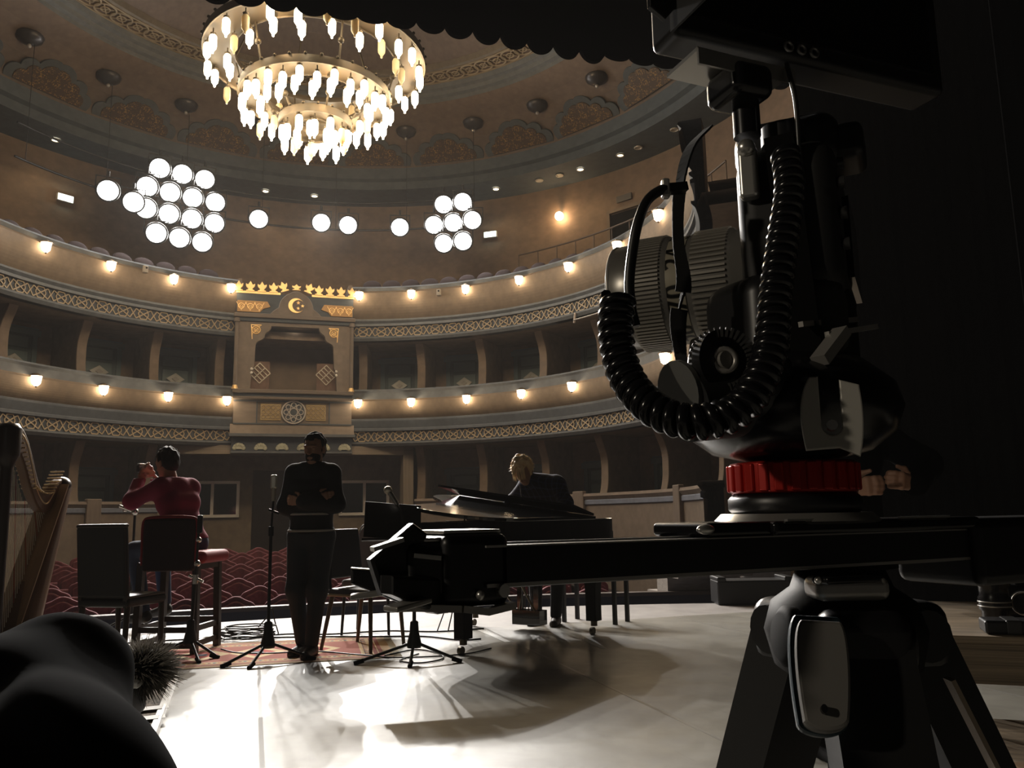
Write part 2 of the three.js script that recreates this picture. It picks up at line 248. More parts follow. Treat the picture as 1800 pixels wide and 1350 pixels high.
// ---------------------------------------------------------------- royal box
{
  const g = thing('theatre_box', 'projecting central box with gold cresting, crescent emblem and lattice panels', 'theatre box', HALL, YAW);
  const zf = -6.62, mW = plaster(.26, .215, .18), mW2 = plaster(.23, .19, .16), mSlate = plaster(.10, .12, .145);
  const cor = (name, w, y0, y1, d, m) => part(name, rbox(w, y1 - y0, d, .02, [0, (y0 + y1) / 2, zf - .3 + d / 2 - .0]), m, g);
  // frame wall with stepped arch
  const s = new THREE.Shape(); s.moveTo(-1.44, 4.2); s.lineTo(1.44, 4.2); s.lineTo(1.44, 6.3); s.lineTo(-1.44, 6.3); s.closePath();
  const h = new THREE.Path(), half = [[1.08, 4.25], [1.06, 4.72], [1.0, 4.76], [1.04, 4.84], [1.0, 4.92], [.98, 5.45]]; h.moveTo(-1.08, 4.25); half.forEach(p => h.lineTo(...p)); h.bezierCurveTo(.98, 5.62, .78, 5.56, .76, 5.72); h.bezierCurveTo(.76, 5.84, .62, 5.8, .6, 5.98); h.lineTo(-.6, 5.98); h.bezierCurveTo(-.62, 5.8, -.76, 5.84, -.76, 5.72); h.bezierCurveTo(-.78, 5.56, -.98, 5.62, -.98, 5.45); [...half].reverse().forEach(p => h.lineTo(-p[0], p[1])); h.closePath(); s.holes.push(h);
  part('arched_front', ext(s, .14, .008, [0, 0, zf - .14]), mW, g);
  for (const k of [-1, 1]) {
    part('corner_column', [cyl(.05, .05, 1.75, 14, [k * 1.45, 5.2, zf + .03]), cyl(.07, .08, .1, 14, [k * 1.45, 6.1, zf + .03])], mW2, g);
    part('column_base', cyl(.055, .085, .1, 12, [k * 1.45, 4.36, zf + .03]), mGold, g);
    const sp = part('spandrel_ornament', [tor(.1, .018, 18, [k * .98, 5.86, zf + .015]), tor(.055, .014, 14, [k * .98, 5.86, zf + .015]), box(.26, .022, .02, [k * .98, 5.99, zf + .01]), beam([k * 1.1, 5.99, zf + .01], [k * 1.07, 5.62, zf + .01], .02, .02), beam([k * .88, 5.97, zf + .01], [k * 1.08, 5.74, zf + .01], .02, .02), beam([k * 1.09, 5.93, zf + .01], [k * .9, 5.8, zf + .01], .02, .02)], mGold, g);
    part('side_wall', box(.1, 4.5, 1.5, [k * 1.42, 5, zf - .9]), mBrown, g);
    // low inner screens with diamond lattice
    const sc = part('inner_screen', box(.5, .95, .06, [k * .86, 4.7, zf - .75]), plaster(.28, .18, .14), g);
    const L = .27, cx = k * .86, cy = 4.86, z = zf - .7, q = [], dq = (x0, y0, x1, y1) => q.push(beam([cx + x0, cy + y0, z], [cx + x1, cy + y1, z], .02, .025));
    dq(0, L, L, 0); dq(L, 0, 0, -L); dq(0, -L, -L, 0); dq(-L, 0, 0, L); dq(-L / 2, L / 2, L / 2, -L / 2); dq(-L / 2, -L / 2, L / 2, L / 2); dq(-L / 4, L * .75, L * .75, -L / 4); dq(L / 4, -L * .75, -L * .75, L / 4); dq(0, L * .5, L * .5, 0); dq(0, -L * .5, -L * .5, 0);
    part('diamond_lattice', q, M(.55, .5, .42, .45, .3), sc);
    // side steps of white bulb sockets on the jamb
    part('jamb_knob', [sph(.035, [k * 1.06, 4.84, zf + .02]), sph(.035, [k * 1.06, 4.74, zf + .02])], mWhite, g);
  }
  part('inner_back', box(2.9, 2.4, .08, [0, 5.2, zf - 1.6]), mBrown, g); part('inner_ceiling', box(2.9, .08, 1.6, [0, 6.25, zf - .85]), mBrown, g); part('inner_floor', box(2.9, .12, 1.6, [0, 4.12, zf - .85]), mBrown, g);
  const il = part('ceiling_lamp', [cyl(.1, .06, .05, 16, [0, 6.12, zf - .5])], glow(1, .9, .75, 4), g); const pl = new THREE.PointLight(0xffe6c0, .1); pl.position.set(0, 6.05, zf - .5); pl.castShadow = true; g.add(pl);
  // entablature
  cor('cornice', 3.06, 6.17, 6.28, .42, mW2); cor('cornice', 2.98, 6.08, 6.17, .36, mSlate);
  part('entablature', box(2.96, .58, .3, [0, 6.55, zf - .15]), mSlate, g);
  for (const k of [-1, 1]) {
    const pp = [[.64, .06], [.72, .2], [1.46, .2], [1.46, -.1], [.9, -.1], [.82, 0]].map(([x, y]) => [k * x, 6.42 + y]); if (k < 0) pp.reverse();
    const p = part('gilded_panel', ext(pp, .03, .006, [0, 0, zf]), M(.34, .2, .08, .5, .3), g);
    for (let j = 0; j < 3; j++) part('gilded_scroll', [tor(.07, .013, 14, [k * (.92 + j * .22), 6.47, zf + .035]), tor(.03, .01, 10, [k * (.92 + j * .22), 6.47, zf + .035]), beam([k * (.8 + j * .22), 6.58, zf + .035], [k * (.92 + j * .22), 6.36, zf + .035], .014, .014), beam([k * (1.04 + j * .22), 6.58, zf + .035], [k * (.92 + j * .22), 6.36, zf + .035], .014, .014)], mGold, p);
  }
  const pd = new THREE.Shape(); pd.moveTo(-.72, 6.2); pd.bezierCurveTo(-.62, 6.3, -.6, 6.36, -.44, 6.46); pd.bezierCurveTo(-.42, 6.7, -.26, 6.86, 0, 6.92); pd.bezierCurveTo(.26, 6.86, .42, 6.7, .44, 6.46); pd.bezierCurveTo(.6, 6.36, .62, 6.3, .72, 6.2); pd.closePath();
  part('pediment', ext(pd, .1, .015, [0, 0, zf]), mW2, g);
  const cr = new THREE.Shape(); const c0 = .2, a0 = 35 * R; cr.absarc(0, 0, c0, a0, 2 * Math.PI - a0, false); const ex = c0 * Math.cos(a0), ey = c0 * Math.sin(a0), r2 = .155, cx2 = ex - Math.sqrt(r2 * r2 - ey * ey); cr.absarc(cx2, 0, r2, -Math.atan2(ey, ex - cx2), Math.atan2(ey, ex - cx2) - 2 * Math.PI, true);
  const em = part('crescent', ext(cr, .03, .006, [0, 6.53, zf + .1], [0, 0, 0], 24), mGold, g);
  const star = (x, y, r) => { const p = []; for (let i = 0; i < 10; i++) { const a = Math.PI / 2 + i * Math.PI / 5, q = i % 2 ? r * .42 : r; p.push([x + q * Math.cos(a), y + q * Math.sin(a)]); } return ext(p, .02, .004, [0, 0, zf + .105]); };
  for (const [x, y] of [[.05, 6.61], [.16, 6.53], [.05, 6.46]]) part('star', star(x, y, .055), mGold, em);
  // cresting: palmettes rise over the pediment in the middle
  const pm = (() => { const l = new THREE.Shape(); l.moveTo(-.1, 0); l.lineTo(.1, 0); l.lineTo(.09, .03); l.lineTo(.05, .04); l.bezierCurveTo(.03, .08, .12, .07, .1, .17); l.bezierCurveTo(.07, .14, .05, .14, .04, .16); l.lineTo(0, .22); l.lineTo(-.04, .16); l.bezierCurveTo(-.05, .14, -.07, .14, -.1, .17); l.bezierCurveTo(-.12, .07, -.03, .08, -.05, .04); l.lineTo(-.09, .03); l.closePath(); return ext(l, .05, .006); })();
  for (let k = -5; k <= 5; k++) { const m = part('palmette', pm, mGold, g); const rise = k === 0 ? .1 : Math.abs(k) === 1 ? .05 : 0; m.position.set(k * .288, 6.87 + rise, zf - .02); m.scale.set(1.1, k === 0 ? .75 : 1.25, 1); if (Math.abs(k) === 1) m.rotation.z = k * -.35; }
  for (const k of [-1, 1]) part('cresting_base', box(1.1, .06, .1, [k * .95, 6.85, zf - .03]), mGold, g);
  // front below the opening
  cor('sill', 3.0, 4.2, 4.3, .5, mW2); cor('sill_band', 2.96, 4.12, 4.2, .42, mSlate); cor('sill', 3.0, 4.05, 4.12, .46, mW2);
  part('front_panel', box(2.94, .68, .3, [0, 3.72, zf - .15]), mW, g);
  part('panel_band', [box(2.94, .035, .03, [0, 4.02, zf + .01]), box(2.94, .035, .03, [0, 3.44, zf + .01]), box(.03, .56, .03, [-.9, 3.73, zf + .01]), box(.03, .56, .03, [.9, 3.73, zf + .01])], mSlate, g);
  for (const k of [-1, 1]) { const p = part('gilded_square', box(.5, .42, .03, [k * .56, 3.74, zf + .01]), M(.36, .27, .13, .55, .25), g); const q = []; for (let i = 0; i < 4; i++) for (let j = 0; j < 3; j++) q.push(tor(.05, .01, 10, [k * .56 - .18 + i * .12, 3.62 + j * .12, zf + .03])); part('gilded_scroll', q, mGoldDull, p); }
  const ro = part('rosette', [cyl(.31, .31, .04, 36, [0, 3.74, zf + .02], [Math.PI / 2, 0, 0])], mSlate, g); const rq = [tor(.29, .02, 36, [0, 3.74, zf + .045]), tor(.1, .016, 20, [0, 3.74, zf + .045])]; for (let i = 0; i < 8; i++) { const a = i * Math.PI / 4; rq.push(tor(.06, .014, 12, [.185 * Math.cos(a), 3.74 + .185 * Math.sin(a), zf + .045])); } part('rosette_ring', rq, M(.45, .42, .4, .5, .2), ro);
  part('apron', ext([[0, 3.43], [.3, 3.43], [.33, 3.36], [.42, 3.17], [.46, 3.16], [.46, 3.1], [0, 3.1]], 3.06, .005, [1.53, 0, zf - .3], [0, -Math.PI / 2, 0]), mW2, g); part('apron_edge', box(3.1, .07, .05, [0, 3.14, zf + .16]), mBlueGrey, g);
  part('corbel_band', [box(2.98, .38, .4, [0, 2.91, zf - .2])], mDarkBlue, g); part('corbel_lip', box(3.0, .05, .46, [0, 2.72, zf - .19]), mBlueGrey, g);
  const shell = (() => { const q = []; for (let i = 0; i < 7; i++) { const a = (i + .5) * Math.PI / 7; q.push(sph(.05, [.1 * Math.cos(a), .1 * Math.sin(a), 0], null, 8)); } const c = new THREE.Shape(); c.absarc(0, 0, .14, 0, Math.PI, false); c.closePath(); q.push(ext(c, .03, .004)); return merge(q); })();
  for (let k = 0; k < 6; k++) { const m = part('shell', shell, M(.42, .43, .34, .6), g); m.position.set(-1.3 + k * .52, 2.79, zf + .01); m.scale.set(1.1, 1.1, .5); }
}

// ---------------------------------------------------------------- lamps on the balcony fronts
const mLampGlow = glow(1, .82, .56, 16), mBronze = M(.18, .13, .08, .4, .7);
const sconceBits = { arm: merge([beam([0, .14, -.16], [0, .14, .05], .03, .03), cyl(.05, .05, .02, 12, [0, .14, -.15], [Math.PI / 2, 0, 0])]), cap: merge([cyl(.02, .13, .05, 8, [0, .125, .02]), cyl(.13, .13, .015, 8, [0, .095, .02])]), glass: merge([cyl(.105, .08, .16, 8, [0, .008, .02]), cyl(.08, .03, .05, 8, [0, -.095, .02])]), tip: sph(.022, [0, -.13, .02], null, 8) };
for (const [tier, y] of [['upper', 6.9], ['lower', 4.0]]) for (const s of [-1, 1]) LAMPA.forEach((a, k) => {
  if (s < 0 && a > 70) return;
  const L = thing('wall_lamp', `lit lantern on the ${tier} balcony front, ${ORD[k + 1]} to the ${s < 0 ? 'left' : 'right'} of the central box`, 'lamp', hall2world(pol(s * a, 6.72, y)), YAW - s * a * R, 'lanterns along the balcony fronts');
  part('arm', sconceBits.arm, mBronze, L); part('cap', sconceBits.cap, mBronze, L); part('lamp_glass', sconceBits.glass, mLampGlow, L); part('finial', sconceBits.tip, mBronze, L);
  const p = new THREE.PointLight(0xffc98a, SCONCE_CD); p.position.set(0, .01, .02); p.castShadow = true; L.add(p);
});
// gallery: stepped floor, seats, wall lamp, exit signs, downlights
struct('floor_gallery', ring([[7.2, 6.1], [7.9, 6.1], [7.9, 6.55], [8.7, 6.55], [8.7, 7.0], [9.5, 7.0], [9.5, 7.45], [10.35, 7.45]], -A1, A1, 128), mBrown, 'stepped floor of the upper gallery');
{
  const seat = merge([rbox(.5, .62, .09, .04, [0, .62, 0], [-.12, 0, 0]), sph(.25, [0, .9, .035], [1, .62, .2], 14), rbox(.48, .1, .42, .04, [0, .38, .24])]);
  const mS = M(.035, .02, .022, .85);
  let n = 0; for (let a = -58; a <= 84; a += 4.1) { if (Math.abs(a) < 13) continue; n++; one('gallery_chair', `dark gallery chair behind the upper rail, ${nth(n)} from the far left`, 'seat', seat, mS, hall2world(pol(a, 7.62, 6.52)), YAW - a * R, 'front row of gallery seats'); }
  // hand rail and lobby opening on the right of the gallery
  const rl = thing('gallery_rail', 'thin dark handrail climbing along the right side of the upper gallery', 'railing', HALL, YAW), rm = M(.12, .09, .07, .5, .4);
  const rp = []; for (let a = 44; a <= 92; a += 4) { const y = 7.95 + (a - 44) * .006; rp.push(pol(a, 8.7, y + .35)); part('post', bar(pol(a, 8.7, 7.0), pol(a, 8.7, y + .35), .015), rm, rl); } part('top_rail', tube(rp, .025, 80), rm, rl);
}
// illuminated exit signs on the gallery wall
for (const [p, t, w] of [[[-35.55, 9.57], 'left'], [[34.8, 9.61], 'right']]) {
  const s = thing('exit_sign', `small lit white sign on the gallery wall, ${t} of the stage lights`, 'sign', hall2world(pol(p[0], 10.2, p[1])), YAW - p[0] * R);
  part('sign_box', rbox(.42, .2, .1, .01, [0, 0, -.03]), mWhite, s); part('sign_face', box(.38, .16, .01, [0, 0, .025]), glow(.85, 1, .95, 5), s); const l = new THREE.PointLight(0xe8fff4, .15); l.position.set(0, 0, .1); l.castShadow = true; s.add(l);
}
{
  const p = [47.91, 9.78], s = thing('wall_lamp', 'single warm globe lamp on the gallery rear wall to the right', 'lamp', hall2world(pol(p[0], 10.1, p[1])), YAW - p[0] * R);
  part('arm', bar([0, .12, -.2], [0, .08, 0], .02), mBronze, s); part('lamp_glass', sph(.13, [0, 0, 0]), mLampGlow, s); const l = new THREE.PointLight(0xffc98a, 1.6); l.castShadow = true; s.add(l);
}
{
  const p = [59.89, 8.98], s = thing('gallery_doorway', 'dark doorway with small sign at the right end of the gallery wall', 'doorway', hall2world(pol(p[0], 10.25, 7.45)), YAW - p[0] * R);
  part('opening', box(1.0, 2.0, .08, [0, 1, 0]), mBlack, s); part('door_frame', [box(.1, 2.1, .14, [-.55, 1.05, 0]), box(.1, 2.1, .14, [.55, 1.05, 0]), box(1.2, .1, .14, [0, 2.1, 0])], mBrown, s); part('plate', box(.5, .18, .04, [0, 2.4, .03]), M(.1, .09, .08, .5), s);
}
// recessed downlights in the gallery soffit: lit and unlit
const downs = [[[-39.47, 10.77], 1], [[-5.12, 10.81], 1], [[3.52, 10.78], 1], [[37.47, 10.77], 1], [[54.26, 10.78], 1], [[46.01, 10.76], 0], [[50.09, 10.77], 0], [[62.47, 10.82], .25], [[66.27, 10.83], 0], [[74.02, 10.88], 0]];
downs.forEach(([p, lit], k) => {
  const s = thing('downlight', `${lit ? 'lit' : 'unlit'} recessed downlight in the dark gallery soffit, ${ORD[[1, 2, 3, 4, 7, 5, 6, 8, 9, 10][k]]} from the left`, 'lamp', hall2world(pol(p[0], 9.5, 10.75)), 0, 'downlights in the gallery soffit');
  part('trim_ring', tor(.1, .02, 20, [0, 0, 0], [Math.PI / 2, 0, 0]), M(.5, .46, .4, .4, .3), s);
  part('lens', cyl(.09, .09, .02, 18, [0, .01, 0]), lit ? glow(1, .86, .62, 12 * lit) : M(.5, .47, .42, .3), s);
  if (lit) { const l = new THREE.SpotLight(0xffdca8, DOWN_CD * lit * 6, 0, 60 * R, .6); l.position.set(0, -.03, 0); l.target.position.set(0, -3, 0); l.castShadow = true; s.add(l, l.target); }
});
// unlit bowl lamps on the ceiling
const bowlB = lathe([[.02, -.2], [.12, -.19], [.26, -.1], [.3, 0], [.28, .03]], 20), bowlT = merge([sph(.05, [0, -.24, 0]), cyl(.02, .02, .06, 8, [0, -.2, 0])]);
[-52.5, -37.5, -22.5, -7.4, 7.6, 22.7, 37.7, 52.8, 67.9, 83].forEach((a, k) => {
  const s = thing('ceiling_bowl', `unlit dark bowl lamp on the brown ceiling, ${ORD[k + 1]} from the left`, 'lamp', hall2world(pol(a, 7.7, 12.05)), 0, 'dark bowl lamps around the ceiling');
  part('bowl', bowlB, M(.05, .045, .045, .35, .4), s); part('finial', bowlT, M(.5, .48, .45, .3, .5), s);
});

// ---------------------------------------------------------------- stage spotlights on a curved bar
{
  const bar0 = thing('lighting_bar', 'curved black lighting bar hung in front of the upper gallery', 'lighting bar', HALL, YAW);
  for (const y of [9.85, 9.05]) { const q = []; for (let a = -54; a <= 40; a += 4) q.push(pol(a, 7.62, y)); part('pipe', tube(q, .028, 90), mBlackSatin, bar0); }
  for (let a = -52; a <= 38; a += 15) part('hanger', bar(pol(a, 7.62, 9.05), pol(a, 7.62, 12.1), .007), mBlackSatin, bar0);
}
const mLens = glow(1, .97, .92, 60);
const spotGeo = { body: merge([cyl(.19, .16, .42, 20, [0, 0, -.24], [Math.PI / 2, 0, 0]), cyl(.13, .07, .14, 16, [0, 0, -.5], [Math.PI / 2, 0, 0])]), rim: tor(.195, .022, 24, [0, 0, -.02]), lens: (() => { const g = sph(.19, [0, 0, 0], [1, 1, .25], 20); g.translate(0, 0, -.03); return g; })(), yoke: merge([box(.02, .26, .05, [-.21, .1, -.22]), box(.02, .26, .05, [.21, .1, -.22]), box(.44, .02, .05, [0, .23, -.22]), cyl(.025, .025, .12, 8, [0, .28, -.22])]) };
function spot(px, k, where, grp, cd = 1) {   // px: [angle, height] on the hall cylinder of radius 7.35
  const pos = hall2world(pol(px[0], 7.35, px[1])), s = thing('stage_spotlight', where, 'spotlight', pos, 0, grp);
  const tgt = hall2world([-.6 + (k % 3 - 1) * .9, 0, 11.2 + (k % 2) * .8]); s.lookAt(...tgt);
  part('housing', spotGeo.body, mBlackSatin, s); part('rim', spotGeo.rim, mBlackSatin, s); part('lens', spotGeo.lens, mLens, s); part('yoke', spotGeo.yoke, mBlackSatin, s);
  const l = new THREE.SpotLight(0xfffaf4, SPOT_CD * cd, 0, 30 * R, .8); l.position.set(0, 0, .06); l.target.position.set(0, 0, 5); l.castShadow = true; l.shadow.radius = 3; s.scale.setScalar(1.3); s.add(l, l.target);
}
{
  const W = ['left', 'right'], cols = ['far left', 'left', 'middle', 'right', 'far right'], rows = ['top', 'upper', 'lower', 'bottom'];
  const c = [-23.47, 9.06], dx = 4.5, dy = .575; let k = 0;
  [[-1, 0, 1], [-1.5, -.5, .5, 1.5], [-1.5, -.5, .5, 1.5], [-1, 0, 1]].forEach((r, j) => r.forEach((x, i) => spot([c[0] + x * dx, c[1] + (1.5 - j) * dy], k++, `blazing stage spotlight, ${rows[j]} row of the big left cluster, ${ORD[i + 1]} from left`, 'big left cluster of stage spotlights', j === 1 && i === 1 ? 5 : j === 2 && i === 3 ? 1.6 : .25)));
  const c1 = [-37.07, 8.9]; spot([c1[0] - .6, c1[1] + .05], 1, 'blazing stage spotlight just off the left end of the big left cluster', 'big left cluster of stage spotlights', .8); spot([c1[0] + 4.4, c1[1] - .05], 2, 'blazing stage spotlight between the big left cluster and the leftmost lamp', 'big left cluster of stage spotlights', 1);
  const c2 = [34.02, 9.02]; [[-.5, .5], [-1, 0, 1], [-.5, .5]].forEach((r, j) => r.forEach((x, i) => spot([c2[0] + x * dx * .98, c2[1] + (1 - j) * dy * .98], k++, `blazing stage spotlight, ${['top', 'middle', 'bottom'][j]} row of the right cluster, ${ORD[i + 1]} from left`, 'right cluster of stage spotlights', j === 1 && (i === 0 || i === 2) ? 1.6 : .2)));
  [[[-7.87, 9.08], 1], [[5.08, 9.14], 2], [[10.78, 9.1], 3], [[22.02, 9.02], 4]].forEach(([p, i]) => spot(p, i, `single stage spotlight between the two clusters, ${ORD[i]} from the left`, 'single stage spotlights', [0, 1.2, 8, 1.5, 1.6][i]));
}

// ---------------------------------------------------------------- chandelier
{
  const y1 = 9.72, y2 = 8.95, y3 = 8.42, g = thing('chandelier', 'huge three-tiered brass ring chandelier with hanging glass jar lamps', 'chandelier', [HALL[0], 8, HALL[2]], YAW);
  const mBrass = M(.055, .042, .026, .5, .4), mLit = glow(1, .84, .58, 17), mJar = M(.72, .62, .42, .35, 0, { transmission: .35, thickness: 0 });
  const rel = (g2) => g2.translate(0, -8, 0);
  const tier = (name, r0, r1, y) => { part(name, rel(lathe([[r1, y - .05], [r1, y + .1], [r1 - .03, y + .1], [r1 - .03, y + .02], [r0 + .02, y + .02], [r0 + .02, y + .07], [r0, y + .07], [r0, y - .03], [r0 + .02, y - .03], [r0 + .02, y], [r1 - .03, y], [r1 - .03, y - .05], [r1, y - .05]], 72)), mBrass, g); };
  tier('outer_ring', 1.5, 2.08, y1); tier('middle_ring', .92, 1.42, y2); tier('inner_ring', .3, .68, y3);
  const knob = sph(.03, null, null, 8);
  for (const [r, y, n] of [[2.08, y1 + .12, 48], [1.42, y2 + .12, 32], [.68, y3 + .12, 16]]) { const q = []; for (let k = 0; k < n; k++) { const a = k / n * Math.PI * 2; q.push(knob.clone().translate(r * Math.cos(a), y, r * Math.sin(a))); } part('beading', q.map(rel), mBrass, g); }
  const link = (a, b) => part('chain', [rel(bar(a, b, .018)), rel(sph(.06, a.map((x, i) => (x + b[i]) / 2), null, 10))], mBrass, g);
  for (let k = 0; k < 6; k++) { const a = k * Math.PI / 3 + .3, c = Math.cos(a), s = Math.sin(a); link([1.55 * c, y1 + .02, 1.55 * s], [1.38 * c, y2 + .08, 1.38 * s]); link([.95 * c, y2, .95 * s], [.64 * c, y3 + .06, .64 * s]); link([1.6 * c, y1 + .06, 1.6 * s], [.1 * c, 13.2, .1 * s]); }
  part('stem', [rel(bar([0, 13.65, 0], [0, 13.1, 0], .06)), rel(sph(.18, [0, 13.15, 0]))], mBrass, g);
  const jar = lathe([[.001, -.30], [.016, -.30], [.02, -.26], [.03, -.25], [.056, -.21], [.06, -.17], [.06, -.03], [.045, 0], [.03, .02]], 14), hook = merge([cyl(.012, .012, .12, 6, [0, .07, 0]), cyl(.05, .035, .04, 10, [0, .02, 0])]);
  const r = rng(21); let n = 0;
  const hang = (R0, y, cnt, ph, litP, lampEvery) => { for (let k = 0; k < cnt; k++) { const a = ph + k / cnt * Math.PI * 2, lit = r() < litP, j = part('jar_lamp', jar, lit ? mLit : mJar, g, lit ? 'glowing glass jar' : 'unlit cream glass jar'); const yy = y - 8 - .1 - (k % 2) * .1; j.position.set(R0 * Math.cos(a), yy, R0 * Math.sin(a)); j.scale.setScalar(1.12); part('hook', hook, mBrass, j); if (lit && n++ % lampEvery === 0) { const l = new THREE.PointLight(0xffcf90, JAR_CD * lampEvery / 4); l.position.set(R0 * Math.cos(a), yy - .12, R0 * Math.sin(a)); l.castShadow = true; g.add(l); } } };
  hang(1.98, y1, 26, .1, .72, 4); hang(1.62, y1, 20, .22, .6, 4);
  hang(1.34, y2, 28, .05, .86, 4); hang(1.02, y2, 20, .12, .8, 4);
  hang(.6, y3, 13, .2, .7, 3); hang(.36, y3, 7, .1, .6, 3);
}

// small boxes on the upper parapet and a pipe bracket under it
for (const [p, t] of [[[-31.78, 7.03], 'left'], [[32.34, 6.91], 'right']]) { const b = thing('parapet_box', `small grey sensor box on the upper parapet ${t} of the central box`, 'box', hall2world(pol(p[0], 6.76, p[1])), YAW - p[0] * R); part('box_body', rbox(.11, .17, .08, .01, [0, 0, 0]), M(.3, .27, .23, .6), b); part('eye', cyl(.022, .022, .02, 12, [.01, .03, .045], [Math.PI / 2, 0, 0]), mBlack, b); }
{ const b = thing('pipe_bracket', 'thin pipe on two pegs below the upper balcony on the right', 'bracket', HALL, YAW), q = []; for (let a = 66; a <= 90; a += 4) q.push(pol(a, 6.86, 5.62)); part('pipe', tube(q, .02, 40), M(.3, .27, .25, .5, .3), b); for (const a of [66, 75, 84]) part('peg', bar(pol(a, 6.88, 5.55), pol(a, 6.92, 5.8), .03), M(.35, .3, .28, .6), b); }

// work light on a stand at the left of the stage, behind the camera: it lights the near side of the rig and the harp
{
  const w = thing('work_light', 'small work light on a stand at the left of the stage, out of frame', 'lamp', [-3.6, 0, .9]); w.rotation.y = 0;
  part('stand', [bar([0, 0, 0], [0, 2.5, 0], .016), bar([0, .5, 0], [.4, .01, .2], .012), bar([0, .5, 0], [-.4, .01, .2], .012), bar([0, .5, 0], [0, .01, -.45], .012)], mBlackSatin, w);
  const h = new THREE.Group(); h.name = 'lamp_head'; h.position.set(0, 2.55, 0); w.add(h); h.lookAt(.2, 1.15, -.6);
  part('housing', rbox(.3, .22, .12, .02, [0, 0, -.04]), mBlackSatin, h); part('lamp_face', box(.24, .16, .01, [0, 0, .025]), glow(1, .95, .85, 20), h);
  const l = new THREE.SpotLight(0xfff0d8, 9, 0, 50 * R, .7); l.position.set(0, 0, .05); l.target.position.set(0, 0, 3); l.castShadow = true; l.shadow.radius = 4; h.add(l, l.target);
}

// ---------------------------------------------------------------- stalls: barrier and seats
{
  const b = thing('pit_barrier', 'low black barrier wall between the stage edge and the stalls', 'barrier', HALL, YAW), q = [], t = [];
  for (let v = -6; v < 5; v += .5) { const z0 = 4.5 + .03 * v * v, z1 = 4.5 + .03 * (v + .5) ** 2; q.push(beam([v, -.52, z0], [v + .51, -.52, z1], .1, 1.0)); t.push(beam([v, .0, z0], [v + .51, .0, z1], .16, .045)); }
  part('wall', q, M(.018, .02, .035, .6), b); part('top_rail', t, M(.07, .05, .04, .45), b);
}
{
  const s = new THREE.Shape(); s.moveTo(-.25, .38); s.lineTo(-.26, .86); s.bezierCurveTo(-.25, .95, -.16, .94, -.1, .985); s.quadraticCurveTo(0, 1.05, .1, .985); s.bezierCurveTo(.16, .94, .25, .95, .26, .86); s.lineTo(.25, .38); s.closePath();
  const fab = tex(128, (u, v) => .8 + .35 * (fbm(u, v, 16, 4, 61) - .5));
  const mats = [M(.25, .055, .075, .85, 0, { map: fab }), M(.235, .05, .07, .85, 0, { map: fab })];
  const back = ext(s, .07, .025, [0, 0, -.06], [-.14, 0, 0]), inset = (() => { const g = back.clone(); g.scale(.8, .82, 1); g.translate(0, .12, .05); return g; })();
  const cush = tf(rbox(.46, .42, .1, .04), [0, .56, .14], [-.3, 0, 0]), arm = merge([rbox(.06, .05, .34, .02, [0, .62, .14]), box(.035, .6, .2, [0, .3, .1])]);
  const rows = ['front', 'second', 'third', 'fourth', 'fifth', 'sixth', 'seventh', 'eighth'];
  for (let k = 0; k < 8; k++) { const z = 3.3 - k * .86, off = (k % 2) * .31; let n = 0; for (let v = -4.2; v <= 4.3; v += .622) {
    const x = v + off, zz = z + .028 * x * x, y = -.495 - .074 * (zz + 3.2); if (x > 4.4) continue; n++;
    const o = thing('stalls_chair', `maroon upholstered stalls seat, ${rows[k]} row from the stage, ${ORD[n] ?? n + 'th'} from the left`, 'seat', hall2world([x, y, zz]), YAW + .02 * -x, 'maroon stalls seats');
    part('backrest', back, mats[0], o); part('back_cushion', inset, mats[1], o); part('folded_cushion', cush, mats[1], o); part('armrest', arm.clone().translate(-.276, 0, 0), mBlackSatin, o); part('armrest', arm.clone().translate(.276, 0, 0), mBlackSatin, o);
  } }
}
// steps and black monitor box at the right end of the apron
{
  const st = struct('stair_side', null, null, 'pale steps beside the stage leading down to the stalls');
  for (let k = 0; k < 4; k++) part('step', box(1.1, .2, .3, [4.9, .5 - k * .2, 5.3 - k * .3 + .2]), plaster(.45, .4, .36), st);
  part('stair_wall', box(.25, 1.5, 1.6, [5.6, .1, 5.0]), plaster(.4, .36, .33), st);
  const m = thing('stage_box', 'long low black case lying on the far right edge of the stage', 'case', [2.72, 0, -9.783], -.02);
  part('body', rbox(.86, .27, .4, .02, [0, .135, 0]), mBlackSatin, m); for (const x of [-.38, .38]) part('corner', rbox(.1, .05, .42, .015, [x, .285, 0]), mBlackSatin, m);
}
// ---------------------------------------------------------------- right-hand wing: black leg curtains
{
  const curt = (x0, z0, x1, z1, label) => { const q = [], n = 40; const L = Math.hypot(x1 - x0, z1 - z0), ux = (x1 - x0) / L, uz = (z1 - z0) / L; const sh = new THREE.Shape(); for (let i = 0; i <= n * 4; i++) { const t = i / (n * 4) * L, w = .06 * Math.sin(t * 19) + .03 * Math.sin(t * 47); i ? sh.lineTo(t, w) : sh.moveTo(t, w); } for (let i = n * 4; i >= 0; i--) { const t = i / (n * 4) * L, w = .06 * Math.sin(t * 19) + .03 * Math.sin(t * 47); sh.lineTo(t, w + .02); } sh.closePath();
    const g = ext(sh, 8.4, 0, null, [-Math.PI / 2, 0, 0]); g.translate(0, .02, 0); one('leg_curtain', label, 'curtain', g, M(.003, .003, .003, 1, 0, { specularIntensity: 0 }), [x0, 0, z0], -Math.atan2(z1 - z0, x1 - x0)); };
  curt(2.35, -6.3, 6.6, -5.2, 'black pleated leg curtain in the dark right wing, nearest to the audience');
  curt(2.75, -4.3, 6.6, -3.0, 'black pleated leg curtain in the dark right wing, nearer to the camera');
}

